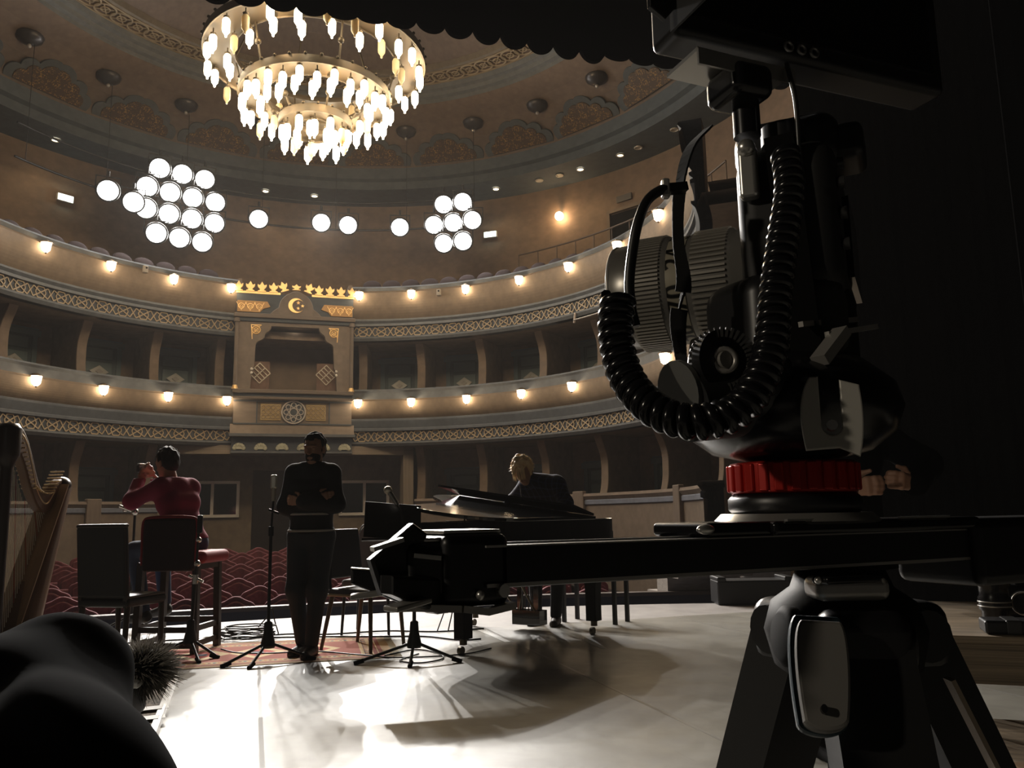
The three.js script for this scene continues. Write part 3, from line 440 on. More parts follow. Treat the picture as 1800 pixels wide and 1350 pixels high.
// ---------------------------------------------------------------- rugs
function canvas(w, h, fn) { const c = document.createElement('canvas'); c.width = w; c.height = h; const x = c.getContext('2d'); fn(x, w, h); const t = new THREE.CanvasTexture(c); t.colorSpace = THREE.SRGBColorSpace; return t; }
{
  const W = 2.05, D = 1.2, t = canvas(1024, 600, (x, w, h) => {
    const r = rng(9); x.fillStyle = '#a98a62'; x.fillRect(0, 0, w, h); x.fillStyle = '#8d3a28'; x.fillRect(34, 34, w - 68, h - 68); x.fillStyle = '#c9ab7c'; x.fillRect(70, 70, w - 140, h - 140); x.fillStyle = '#9c4a33'; x.fillRect(118, 118, w - 236, h - 236);
    for (let i = 0; i < 2; i++) { x.strokeStyle = i ? '#3a2a24' : '#dcc79a'; x.lineWidth = 4; x.strokeRect(52 + i * 50, 52 + i * 50, w - 104 - i * 100, h - 104 - i * 100); }
    for (let i = 0; i < 48; i++) for (const y of [94, h - 94]) { const px = 84 + i * 18; x.fillStyle = ['#7b3325', '#40506a', '#c8783c'][i % 3]; x.beginPath(); x.moveTo(px, y - 11); x.lineTo(px + 8, y); x.lineTo(px, y + 11); x.lineTo(px - 8, y); x.fill(); }
    for (let i = 0; i < 25; i++) for (const px of [94, w - 94]) { const y = 84 + i * 18; x.fillStyle = ['#7b3325', '#40506a', '#c8783c'][i % 3]; x.fillRect(px - 9, y - 5, 18, 10); }
    for (let k = 0; k < 3; k++) { const cx = 300 + k * 212, cy = h / 2; x.fillStyle = '#d8bf92'; x.beginPath(); x.moveTo(cx - 110, cy); x.lineTo(cx, cy - 150); x.lineTo(cx + 110, cy); x.lineTo(cx, cy + 150); x.fill(); x.fillStyle = '#b03c28'; x.beginPath(); x.moveTo(cx - 70, cy); x.lineTo(cx, cy - 96); x.lineTo(cx + 70, cy); x.lineTo(cx, cy + 96); x.fill(); x.fillStyle = '#3d4a60'; x.fillRect(cx - 22, cy - 22, 44, 44); }
    for (let i = 0; i < 9000; i++) { x.fillStyle = `rgba(${r() < .5 ? '30,20,15' : '240,220,190'},.10)`; x.fillRect(r() * w, r() * h, 3, 2); }
  });
  const g = box(W, .004, D, [0, .0088, 0]), rug = thing('patterned_rug', 'red and beige oriental rug spread under the chairs and microphone stands', 'rug', [-2.05, 0, -6.78], 13.5 * R);
  part('pile', g, M(.8, .8, .8, .95, 0, { map: t }), rug); const fr = []; for (let i = 0; i < 60; i++) for (const s of [-1, 1]) fr.push(box(.06, .003, .008, [s * (W / 2 + .028), .0085, -D / 2 + (i + .5) * D / 60])); part('fringe', fr, M(.62, .55, .42, .95), rug);
  // speckled mat with aluminium edging and two strips of white tape, left foreground
  const sp = tex(256, (u, v) => { const n = fbm(u, v, 48, 3, 91), m = fbm(u, v, 8, 4, 17); const t = .42 + .5 * (n - .5) + .3 * (m - .5); return [t, t * .9, t * .78]; });
  const mt = thing('speckled_mat', 'speckled brown mat with metal edging and white tape strips in the left foreground', 'mat', [-2.02, 0, -4.9], 18.5 * R);
  part('mat_pad', box(.62, .02, 1.9, [-.31, .017, 0]), M(.8, .8, .8, .9, 0, { map: sp }), mt); part('metal_edge', [box(.03, .032, 1.92, [.012, .022, 0]), box(.012, .05, 1.92, [.03, .03, 0])], M(.7, .69, .66, .3, .7), mt);
  for (const z of [.18, .42]) part('tape_strip', box(.46, .002, .09, [-.18, .04, z], [0, .12, 0]), M(.8, .79, .76, .6), mt);
}

// ---------------------------------------------------------------- chairs and the tall stool
const mWoodDark = M(.028, .018, .012, .45), mLeather = M(.012, .011, .012, .5);
{
  const c = thing('dining_chair', 'black high-backed chair beside the harp, seen from behind', 'chair', [-3.02, 0, -6.52], 165 * R);
  for (const [x, z] of [[-.2, .19], [.2, .19], [-.2, -.19], [.2, -.19]]) part('leg', along(new THREE.CylinderGeometry(.023, .017, .44, 8), [x, 0, z * 1.08], [x, .44, z]), mWoodDark, c);
  part('seat', rbox(.46, .07, .45, .03, [0, .455, 0]), mLeather, c); part('seat_top', rbox(.43, .02, .42, .01, [0, .493, 0]), M(.10, .085, .075, .4), c);
  part('backrest', rbox(.44, .54, .05, .03, [0, .76, -.235], [-.1, 0, 0]), mLeather, c); part('back_rail', rbox(.44, .03, .055, .015, [0, 1.02, -.262], [-.1, 0, 0]), mWoodDark, c);
  for (const x of [-.2, .2]) part('back_post', beam([x, .42, -.2], [x, 1.0, -.262], .03, .035), mWoodDark, c);
}
{
  const c = thing('concert_chair', 'black concert chair with tan seat rim, its back toward the standing man', 'chair', [-1.22, 0, -6.92], 62 * R);
  for (const [x, z, dx, dz] of [[-.19, .19, -.03, .03], [.19, .19, .03, .03], [-.19, -.19, -.04, -.08], [.19, -.19, .04, -.08]]) part('leg', bar([x + dx, 0, z + dz], [x, .44, z], .014, .019), M(.10, .07, .04, .4), c);
  part('seat', rbox(.46, .06, .45, .03, [0, .46, 0]), M(.05, .04, .035, .55), c); part('seat_rim', rbox(.48, .022, .47, .011, [0, .44, 0]), M(.35, .25, .13, .4), c); part('backrest', rbox(.42, .40, .04, .02, [0, .76, -.24], [-.14, 0, 0]), mLeather, c);
  for (const x of [-.2, .2]) part('back_post', bar([x, .44, -.2], [x * .98, .9, -.27], .014), mBlackSatin, c);
  const d = thing('upholstered_chair', 'grey chair with a rounded metal-edged back behind the music stand', 'chair', [-1.325, 0, -7.868], -8 * R);
  for (const [x, z] of [[-.2, .2], [.2, .2], [-.2, -.2], [.2, -.2]]) part('leg', bar([x * 1.1, 0, z * 1.1], [x, .44, z], .012, .016), mBlackSatin, d);
  part('seat', rbox(.46, .07, .46, .03, [0, .46, 0]), M(.12, .115, .11, .8), d);
  const bs = new THREE.Shape(); bs.moveTo(-.2, 0); bs.lineTo(-.23, .28); bs.bezierCurveTo(-.22, .42, -.14, .42, 0, .42); bs.bezierCurveTo(.14, .42, .22, .42, .23, .28); bs.lineTo(.2, 0); bs.closePath(); part('backrest', ext(bs, .04, .012, [0, .56, -.26], [-.12, 0, 0]), M(.16, .15, .145, .8), d);
  part('back_frame', tube([[-.2, .5, -.24], [-.235, .84, -.275], [-.2, .965, -.29], [0, .985, -.292], [.2, .965, -.29], [.235, .84, -.275], [.2, .5, -.24]], .012, 60), M(.6, .6, .58, .25, .8), d);
}
{
  const s = thing('tall_stool', 'tall dark wooden musician stool with red seat and foot rails', 'stool', [-2.78, 0, -7.0], 176 * R), mW = M(.030, .016, .012, .4), mR = M(.28, .012, .02, .7);
  for (const [x, z] of [[-.23, .2], [.23, .2], [-.23, -.2], [.23, -.2]]) part('leg', beam([x * 1.06, 0, z * 1.06], [x, .7, z], .05, .05), mW, s);
  for (const [y, z] of [[.19, -.2], [.07, -.21], [.23, .2]]) part('foot_rail', box(.44, .045, .03, [0, y, z]), mW, s); for (const x of [-.235, .235]) for (const y of [.2, .08]) part('foot_rail', box(.03, .045, .4, [x, y, 0]), mW, s);
  part('seat_frame', box(.5, .06, .46, [0, .69, 0]), mW, s); part('seat', rbox(.56, .1, .5, .045, [-.04, .755, 0]), mR, s);
  part('backrest', rbox(.44, .42, .05, .03, [-.02, .86, -.245]), M(.02, .008, .009, .7), s); part('back_edge', tube([[.2, .7, -.25], [.2, 1.05, -.25], [.18, 1.068, -.25], [-.22, 1.068, -.25], [-.24, 1.05, -.25], [-.24, .7, -.25]], .014, 60), mR, s);
}

// ---------------------------------------------------------------- microphone and music stands
const mChrome = M(.7, .68, .64, .2, .9);
function tripodBase(o, legs, hub = .22) { part('hub', [lathe([[.018, hub + .08], [.03, hub + .07], [.034, hub], [.055, hub - .09], [.05, hub - .11], [0, hub - .11]], 14)], mBlackSatin, o); for (const [a, l] of legs) { const c = Math.cos(a), s = Math.sin(a), m = part('leg', bar([.03 * c, hub - .08, .03 * s], [l * c, .02, l * s], .011), mBlackSatin, o); part('rubber_foot', bar([(l - .06) * c, .035, (l - .06) * s], [(l + .01) * c, .015, (l + .01) * s], .016), mBlack, m); } }
{
  const a = thing('microphone_stand', 'straight microphone stand with a silver microphone left of the standing man', 'microphone stand', [-1.84, 0, -6.326]);
  tripodBase(a, [[-.15, .34], [2.5, .33], [1.75, .27]]); part('pole', [bar([0, .15, 0], [0, .98, 0], .012), bar([0, .95, 0], [.012, 1.2, 0], .008)], mBlackSatin, a); part('clutch', [cyl(.02, .02, .07, 10, [0, .96, 0]), bar([-.02, 1.12, 0], [.06, 1.09, .02], .01)], mBlackSatin, a);
  const b = thing('microphone_stand', 'short black microphone stand in front of the tall stool', 'microphone stand', [-2.496, 0, -6.536], 0);
  tripodBase(b, [[2.75, .36], [.95, .26], [.05, .22]]); part('pole', [bar([0, .15, 0], [.02, .62, 0], .013), bar([.02, .6, 0], [.04, 1.04, .02], .009)], mBlackSatin, b); part('clutch', [cyl(.022, .022, .07, 10, [.02, .6, 0]), bar([-.03, .63, 0], [.08, .58, 0], .012), sph(.025, [.03, .72, 0]), sph(.022, [.038, .9, .01])], mChrome, b); part('clip', rbox(.04, .14, .03, .01, [.045, 1.02, .02]), mBlackSatin, b);
  const c = thing('microphone_stand', 'microphone stand with chrome joint behind the harp, left of the seated musician', 'microphone stand', [-3.712, 0, -8.164]);
  tripodBase(c, [[.3, .3], [2.4, .3], [4.5, .3]]); part('pole', bar([0, .15, 0], [0, 1.14, 0], .012), mBlackSatin, c); part('joint', [sph(.035, [0, 1.14, 0]), bar([0, 1.14, 0], [-.14, 1.2, .03], .016), sph(.028, [.02, 1.22, 0]), sph(.02, [-.1, 1.16, 0])], mChrome, c);
  const m = thing('microphone', 'silver microphone on top of the straight stand', 'microphone', a.position.toArray());
  part('grille', [rbox(.05, .11, .035, .015, [.012, 1.33, 0])], M(.85, .8, .7, .3, .6), m); part('mic_body', [cyl(.02, .015, .1, 12, [.012, 1.235, 0])], M(.5, .45, .38, .35, .7), m);
}
{
  const s = thing('music_stand', 'black folding music stand with tilted desk in front of the piano', 'music stand', [-0.744, 0, -6.218]);
  tripodBase(s, [[.12, .34], [3.0, .42], [1.6, .2]]); part('pole', [bar([0, .15, 0], [0, .7, 0], .014), bar([0, .68, 0], [-.05, 1.0, -.02], .01)], mBlackSatin, s);
  part('desk', rbox(.42, .3, .015, .006, [-.16, 1.02, 0], [-.55, .25, .05]), mBlackSatin, s); part('desk_lip', box(.42, .015, .05, [-.16, .89, .1], [-.2, .25, .05]), mBlackSatin, s);
  const m = thing('microphone', 'silver-headed microphone leaning above the music stand', 'microphone', [s.position.x - .15, 0, s.position.z - .02]);
  part('mic_body', bar([.02, 1.14, 0], [-.04, 1.23, -.02], .016, .02), M(.3, .28, .25, .3, .6), m); part('grille', sph(.032, [-.055, 1.25, -.025]), M(.75, .68, .55, .3, .7), m); part('gooseneck', tube([[.06, 1.0, .02], [.05, 1.08, .01], [.02, 1.14, 0]], .007, 20), mBlackSatin, m);
}
// cables lying on the stage
{
  const mC = M(.015, .014, .013, .5); let r = rng(33);
  const cable = (pts, label, rad = .008) => one('floor_cable', label, 'cable', tube(pts.map(([x, z, y]) => [x, (y ?? 0) + rad + .008, z]), rad, pts.length * 14, 6), mC);
  cable([[-3.9, -7.1], [-3.4, -7.35], [-3.0, -7.5], [-2.6, -7.55]], 'dark cable running from the harp to the tall stool');
  cable([[-2.5, -7.5], [-2.1, -7.75], [-1.7, -7.7], [-1.2, -7.85], [-.7, -7.75], [-.3, -7.9]], 'long black cable crossing behind the standing man, farther of the two');
  cable([[-2.55, -7.6], [-2.15, -7.55], [-1.75, -7.55], [-1.3, -7.5], [-.8, -7.45], [-.45, -7.2], [-.3, -7.25]], 'long black cable crossing behind the standing man, nearer of the two');
  cable([[-2.4, -6.95], [-2.2, -6.75], [-1.95, -6.7], [-1.6, -6.75], [-1.2, -6.55], [-.9, -6.4], [-.4, -6.5], [-.2, -6.75]], 'black cable trailing along the near edge of the rug', .006);
  cable([[-.75, -6.55], [-.85, -6.25], [-.7, -6.15], [-.55, -6.3], [-.62, -6.6], [-.8, -6.75], [-1.0, -6.5]], 'cable loop around the foot of the music stand', .006);
  const q = []; for (let k = 0; k < 6; k++) { const pts = []; for (let i = 0; i < 14; i++) { const a = i / 13 * Math.PI * 2, R0 = .13 + .05 * r(); pts.push([-2.42 + R0 * 1.4 * Math.cos(a) + .03 * r(), .012 + .018 * k + .012 * r(), -7.62 + R0 * Math.sin(a)]); } q.push(tube(pts, .007, 70, 5, true)); }
  q.push(tube([[-2.3, .1, -7.6], [-2.22, .2, -7.62], [-2.2, .26, -7.64], [-2.17, .14, -7.66], [-2.14, .03, -7.68]], .006, 30, 5)); one('cable_coil', 'untidy coil of black cable on the floor right of the tall stool', 'cable', q, mC);
  const d = []; for (let k = 0; k < 3; k++) d.push(tube([[-.72 + .1 * k, .012, -7.75], [-.62 + .06 * k, .3, -7.7], [-.6 + .03 * k, .6, -7.6]], .006, 24, 5)); one('hanging_cable', 'thin cables hanging down under the piano to the floor', 'cable', d, mC);
}

// ---------------------------------------------------------------- harp
{
  const h = thing('concert_harp', 'concert harp with dark column and golden brown soundbox at the left edge', 'harp', [-3.72, 0, -6.05], 93 * R), mHW = M(.022, .011, .008, .35), mBody = M(.16, .075, .028, .42, 0, { map: grain }), mBrassH = M(.65, .5, .3, .3, .8);
  part('base', rbox(.36, .1, .3, .03, [.2, .06, 0]), mHW, h);
  part('column', lathe([[.07, .1], [.07, .2], [.045, .26], [.04, 1.45], [.055, 1.5], [.08, 1.55], [.085, 1.74], [.06, 1.78], [0, 1.78]], 20, [.02, 0, 0]), mHW, h);
  const nk = new THREE.Shape(); nk.moveTo(0, 1.76); nk.bezierCurveTo(.12, 1.82, .22, 1.68, .34, 1.46); nk.bezierCurveTo(.44, 1.28, .56, 1.22, .66, 1.34); nk.bezierCurveTo(.72, 1.42, .80, 1.42, .84, 1.36); nk.lineTo(.82, 1.2); nk.bezierCurveTo(.74, 1.28, .68, 1.22, .62, 1.16); nk.bezierCurveTo(.5, 1.08, .38, 1.18, .27, 1.34); nk.bezierCurveTo(.16, 1.52, .1, 1.6, 0, 1.6); nk.closePath();
  part('neck', ext(nk, .05, .012, [.02, 0, -.025]), mBody, h);
  const sb = ext([[-.06, 0], [.06, 0], [.035, 1.2], [-.035, 1.2]], .02, .004);
  const lo = [.16, .12, 0], hi = [.82, 1.38, 0]; part('soundbox', along(new THREE.CylinderGeometry(.07, .17, 1.43, 18, 1), lo, hi).translate(.06, -.03, 0), mBody, h); part('soundboard', beam([.1, .16, 0], [.77, 1.36, 0], .2, .012), M(.35, .2, .09, .4, 0, { map: grain }), h); part('shoulder_cap', sph(.085, [.85, 1.36, 0], [1, .8, .9]), mHW, h);
  for (let k = 0; k < 34; k++) { const t = k / 33, x0 = .12 + .66 * t, y0 = .16 + 1.16 * t; const q = (t2) => { const X = .06 + .7 * t2; const Y = X < .34 ? 1.66 - (X - .05) * 1.55 : 1.24 - .06 * Math.sin((X - .34) * 8) + (X > .62 ? (X - .62) * .8 : 0); return [X, Y]; }; const [x1, y1] = q(t); if (y1 > y0 + .03) part('string', bar([x0, y0, 0], [x1, y1, -.03], .0016, .0016, 5), k % 7 === 0 ? M(.4, .05, .04, .4) : M(.75, .68, .55, .35), h); const p = part('tuning_pin', bar([x1, y1 + .1, -.05], [x1, y1 + .1, .06], .006, .006, 6), mBrassH, h); }
  part('brass_plate', (() => { const q = []; for (let i = 0; i < 12; i++) { const t = i / 11, t2 = (i + 1) / 11; } q.push(tube([[.06, 1.74, .03], [.18, 1.68, .03], [.3, 1.5, .03], [.42, 1.28, .03], [.56, 1.2, .03], [.68, 1.3, .03]], .01, 50)); return q; })(), mBrassH, h);
  for (let k = 0; k < 5; k++) part('pedal', [rbox(.03, .02, .14, .006, [.3 + k * .03, .05, .2 + k * .01])], mBrassH, h);
}

// ---------------------------------------------------------------- grand piano
const PIANO = [.09, 0, -7.78], PTURN = -34.1 * R;
{
  const g = thing('grand_piano', 'black grand piano with its lid raised a little, tail toward the camera', 'piano', PIANO, PTURN), mP = M(.006, .006, .007, .10, 0, { clearcoat: 1, clearcoatRoughness: .04 });
  const outline = (o = 0) => { const s = new THREE.Shape(); s.moveTo(-.75 + o, .32 - o); s.lineTo(.75 - o, .32 - o); s.lineTo(.75 - o, -1.25); s.bezierCurveTo(.75 - o, -1.62 + o, .52, -1.72 + o, .34, -1.72 + o); s.bezierCurveTo(.02, -1.72 + o, -.04 + o, -1.5, -.12 + o, -1.15); s.bezierCurveTo(-.24 + o, -.7, -.7 + o, -.72, -.75 + o, -.28); s.closePath(); return s; };
  // shape y = -z, so rotate about x by +90 turns y into z
  const flat = (s, y0, h, bev) => { const e = ext(s, h, bev, null, [Math.PI / 2, 0, 0], 24); e.scale(1, 1, -1); const ix = e.index; e.computeVertexNormals?.(); return e.translate(0, y0 + h, 0); };
  const rim = outline(0), inner = outline(.05); rim.holes.push(new THREE.Path(inner.getPoints(20).reverse()));
  const rimShape = outline(0); part('case', flat(rim, .68, .32, .006), mP, g); part('soundboard_frame', flat(outline(.04), .78, .03, 0), M(.30, .2, .08, .35, .4), g); part('bottom', flat(outline(.02), .66, .03, 0), mBlackSatin, g);
  part('key_slip', box(1.46, .1, .06, [0, .72, -.34]), mP, g); part('keybed', box(1.46, .04, .3, [0, .69, -.2]), mP, g); part('keyboard', box(1.24, .03, .16, [0, .745, -.26]), mWhite, g);
  for (const k of [-1, 1]) part('key_cheek', rbox(.1, .2, .3, .02, [k * .69, .8, -.22]), mP, g);
  for (const [x, z] of [[.65, -.1], [-.65, -.1], [.28, 1.3]]) { const l = part('leg', [ext([[-.06, .68], [.06, .68], [.062, .5], [.05, .34], [.05, .12], [-.05, .12], [-.05, .34], [-.062, .5]], .1, .008, [x, 0, z - .05])], M(.006, .006, .006, .6, 0, { specularIntensity: .4 }), g); part('caster', [cyl(.03, .03, .05, 10, [x, .1, z]), cyl(.032, .032, .03, 14, [x, .036, z + .03], [0, 0, Math.PI / 2])], M(.12, .1, .07, .4, .7), l); }
  part('pedal_lyre', [box(.05, .54, .04, [-.09, .4, -.05]), box(.05, .54, .04, [.09, .4, -.05]), box(.30, .13, .13, [0, .12, -.06]), bar([-.04, .66, -.05], [-.04, .16, -.05], .006), bar([.0, .66, -.05], [0, .16, -.05], .006), bar([.04, .66, -.05], [.04, .16, -.05], .006)], mP, g); part('lyre_brace', [bar([-.1, .16, -.02], [-.22, .66, .35], .01), bar([.1, .16, -.02], [.05, .66, .35], .01)], M(.2, .16, .1, .4, .6), g); for (const x of [-.06, 0, .06]) part('pedal', rbox(.025, .012, .14, .005, [x, .07, -.16]), M(.7, .55, .3, .3, .8), g);
  // lid hinged on the bass side (x = .75), raised about 8 degrees; front flap folded back on top of it
  const lid = new THREE.Group(); lid.name = 'lid'; lid.position.set(.75, 1.005, 0); lid.rotation.z = -8.5 * R; g.add(lid);
  const ls = new THREE.Shape(); { const o = -.015; ls.moveTo(-.75 + o, -.02); ls.lineTo(.75 - o, -.02); ls.lineTo(.75 - o, -1.25); ls.bezierCurveTo(.75 - o, -1.62 + o, .52, -1.74, .34, -1.74); ls.bezierCurveTo(.02, -1.74, -.055, -1.5, -.135, -1.15); ls.bezierCurveTo(-.255, -.7, -.715, -.72, -.765, -.28); ls.closePath(); }
  part('lid_main', flat(ls, 0, .02, .004).translate(-.75, 0, 0), mP, lid); const flap = part('lid_flap', box(1.5, .02, .36, [0, 0, .18]), mP, lid); flap.position.set(-.75, .035, .03); flap.rotation.x = -.33 + .12;
  part('prop_stick', bar([-.62, .98, .1], [-.6, 1.2, .12], .009), mP, g); part('music_desk', box(.9, .02, .26, [-.05, 1.03, .1], [.1, 0, 0]), mP, g);
  const b = thing('piano_bench', 'dark piano bench behind the piano, only its thin legs showing', 'bench', [.78, 0, -8.35], PTURN); part('seat', rbox(.66, .07, .34, .02, [0, .48, 0]), mLeather, b); for (const x of [-.28, .28]) for (const z of [-.13, .13]) part('leg', beam([x, 0, z], [x, .46, z], .035, .035), mBlackSatin, b);
}

for (const [a, b, t] of [[[-0.345, 0, -7.896], [-0.071, 0, -7.109], 'left'], [[0.572, 0, -7.161], [0.682, 0, -6.677], 'right']]) one('floor_tape', `short strip of white tape on the floor near the ${t} side of the piano`, 'tape', beam([a[0], .0085, a[2]], [b[0], .0085, b[2]], .05, .0012), M(.82, .81, .78, .5));

// ---------------------------------------------------------------- people: smooth bodies from tapered bones
function netMesh(fn, lo, hi, cell) {   // naive surface nets
  const n = [0, 1, 2].map(i => Math.ceil((hi[i] - lo[i]) / cell) + 1), [nx, ny, nz] = n, f = new Float32Array(nx * ny * nz), id = (i, j, k) => i + nx * (j + ny * k);
  for (let k = 0; k < nz; k++) for (let j = 0; j < ny; j++) for (let i = 0; i < nx; i++) f[id(i, j, k)] = fn(lo[0] + i * cell, lo[1] + j * cell, lo[2] + k * cell);
  const vi = new Int32Array(nx * ny * nz).fill(-1), P = [], N = [], I = [], E = [[0, 1], [0, 2], [0, 4], [1, 3], [1, 5], [2, 3], [2, 6], [3, 7], [4, 5], [4, 6], [5, 7], [6, 7]];
  for (let k = 0; k < nz - 1; k++) for (let j = 0; j < ny - 1; j++) for (let i = 0; i < nx - 1; i++) {
    const v = []; let m = 0; for (let c = 0; c < 8; c++) { v[c] = f[id(i + (c & 1), j + (c >> 1 & 1), k + (c >> 2 & 1))]; if (v[c] < 0) m++; } if (!m || m === 8) continue;
    let x = 0, y = 0, z = 0, q = 0; for (const [a, b] of E) if ((v[a] < 0) !== (v[b] < 0)) { const t = v[a] / (v[a] - v[b]); x += (a & 1) + t * ((b & 1) - (a & 1)); y += (a >> 1 & 1) + t * ((b >> 1 & 1) - (a >> 1 & 1)); z += (a >> 2 & 1) + t * ((b >> 2 & 1) - (a >> 2 & 1)); q++; }
    x = lo[0] + (i + x / q) * cell; y = lo[1] + (j + y / q) * cell; z = lo[2] + (k + z / q) * cell; vi[id(i, j, k)] = P.length / 3; P.push(x, y, z);
    const e = cell * .5, g = V([fn(x + e, y, z) - fn(x - e, y, z), fn(x, y + e, z) - fn(x, y - e, z), fn(x, y, z + e) - fn(x, y, z - e)]).normalize(); N.push(g.x, g.y, g.z);
  }
  const quad = (a, b, c, d, flip) => { if (a < 0 || b < 0 || c < 0 || d < 0) return; flip ? I.push(a, c, b, a, d, c) : I.push(a, b, c, a, c, d); };
  for (let k = 1; k < nz - 1; k++) for (let j = 1; j < ny - 1; j++) for (let i = 1; i < nx - 1; i++) {
    const s = f[id(i, j, k)] < 0;
    if (s !== f[id(i + 1, j, k)] < 0) quad(vi[id(i, j - 1, k - 1)], vi[id(i, j, k - 1)], vi[id(i, j, k)], vi[id(i, j - 1, k)], !s);
    if (s !== f[id(i, j + 1, k)] < 0) quad(vi[id(i - 1, j, k - 1)], vi[id(i - 1, j, k)], vi[id(i, j, k)], vi[id(i, j, k - 1)], !s);
    if (s !== f[id(i, j, k + 1)] < 0) quad(vi[id(i - 1, j - 1, k)], vi[id(i, j - 1, k)], vi[id(i, j, k)], vi[id(i - 1, j, k)], !s);
  }
  const g = new THREE.BufferGeometry(); g.setAttribute('position', new THREE.Float32BufferAttribute(P, 3)); g.setAttribute('normal', new THREE.Float32BufferAttribute(N, 3)); g.setIndex(I); return g;
}
const smin = (a, b, k) => { const h = Math.max(k - Math.abs(a - b), 0) / k; return Math.min(a, b) - h * h * k * .25; };
function boneSDF(bones, k, grow = 0, cut = null) {   // bone: [ax,ay,az, bx,by,bz, ra, rb]
  const B = bones.map(b => { const dx = b[3] - b[0], dy = b[4] - b[1], dz = b[5] - b[2]; return [...b, dx, dy, dz, dx * dx + dy * dy + dz * dz || 1e-9]; });
  return (x, y, z) => { let d = 9; for (const b of B) { const px = x - b[0], py = y - b[1], pz = z - b[2]; let t = (px * b[8] + py * b[9] + pz * b[10]) / b[11]; t = t < 0 ? 0 : t > 1 ? 1 : t; const e = Math.hypot(px - t * b[8], py - t * b[9], pz - t * b[10]) - (b[6] + t * (b[7] - b[6])) - grow; d = d > 8 ? e : smin(d, e, k); } return cut ? Math.max(d, cut(x, y, z)) : d; };
}
function bounds(bones, pad) { const lo = [9, 9, 9], hi = [-9, -9, -9]; for (const b of bones) for (const o of [0, 3]) for (let i = 0; i < 3; i++) { lo[i] = Math.min(lo[i], b[o + i] - Math.max(b[6], b[7]) - pad); hi[i] = Math.max(hi[i], b[o + i] + Math.max(b[6], b[7]) + pad); } return [lo, hi]; }
const bn = (a, b, ra, rb = ra) => [...a, ...b, ra, rb];
function skin(bones, k, cell, grow = 0, cut = null) { const [lo, hi] = bounds(bones, grow + cell * 2 + .01); return netMesh(boneSDF(bones, k, grow, cut), lo, hi, cell); }
const ell = (p, c, r) => { const x = (p[0] - c[0]) / r[0], y = (p[1] - c[1]) / r[1], z = (p[2] - c[2]) / r[2]; return (Math.hypot(x, y, z) - 1) * Math.min(...r); };
const cap = (p, a, b, ra, rb) => { const d = [b[0] - a[0], b[1] - a[1], b[2] - a[2]], q = [p[0] - a[0], p[1] - a[1], p[2] - a[2]], l = d[0] ** 2 + d[1] ** 2 + d[2] ** 2; let t = (q[0] * d[0] + q[1] * d[1] + q[2] * d[2]) / l; t = Math.max(0, Math.min(1, t)); return Math.hypot(q[0] - t * d[0], q[1] - t * d[1], q[2] - t * d[2]) - (ra + t * (rb - ra)); };
function headGeo() {   // face towards +z, origin at the centre of the head, with neck stub
  return netMesh((x, y, z) => { const p = [x, y, z], a = Math.abs(x), pa = [a, y, z];
    let d = ell(p, [0, .035, -.012], [.076, .088, .096]); d = smin(d, ell(p, [0, -.04, .022], [.058, .078, .068]), .04); d = smin(d, ell(p, [0, -.098, .052], [.028, .022, .026]), .03);
    d = smin(d, cap(p, [0, .012, .088], [0, -.03, .108], .010, .015), .014); d = smin(d, cap(pa, [.012, .026, .088], [.046, .024, .076], .010, .008), .012); d = smin(d, cap(pa, [0, -.064, .089], [.018, -.064, .085], .008, .005), .01); d = smin(d, cap(pa, [0, -.074, .087], [.015, -.073, .084], .008, .005), .008);
    d = smin(d, ell(pa, [.078, -.008, -.012], [.012, .033, .021]), .008); d = Math.max(d, -ell(pa, [.031, .008, .098], [.015, .010, .014])); d = smin(d, ell(pa, [.031, .007, .082], [.013, .012, .012]), .003);
    return smin(d, cap(p, [0, -.07, -.022], [0, -.2, -.038], .052, .058), .03); }, [-.12, -.24, -.14], [.12, .16, .15], .0045);
}
const HEAD = headGeo();
function hairGeo(long, fr, seed) { const r = (x, y, z) => .006 * Math.sin(x * 90 + seed) * Math.sin(y * 70) + .005 * Math.sin(z * 110 + x * 60); return netMesh((x, y, z) => { const p = [x, y, z]; let d = ell(p, [0, .042, -.018], [.084 + long * .004, .094 + long * .008, .104]) + r(x, y, z); d = smin(d, ell(p, [0, -.02, -.06], [.07, .07, .055]), .03) ; const face = Math.max(y - .066 - (x * x) * 3, fr - .03 - z); d = Math.max(d, -face); const neck = Math.max(y + .055, -.005 - z); d = Math.max(d, -neck); return Math.max(d, -.095 - y); }, [-.13, -.14, -.15], [.13, .17, .12], .006); }
function orient(g, pos, yaw, pitch = 0, roll = 0) { g = g.clone(); g.applyMatrix4(new THREE.Matrix4().makeRotationFromEuler(new THREE.Euler(pitch, yaw, roll, 'YXZ'))); return g.translate(...pos); }
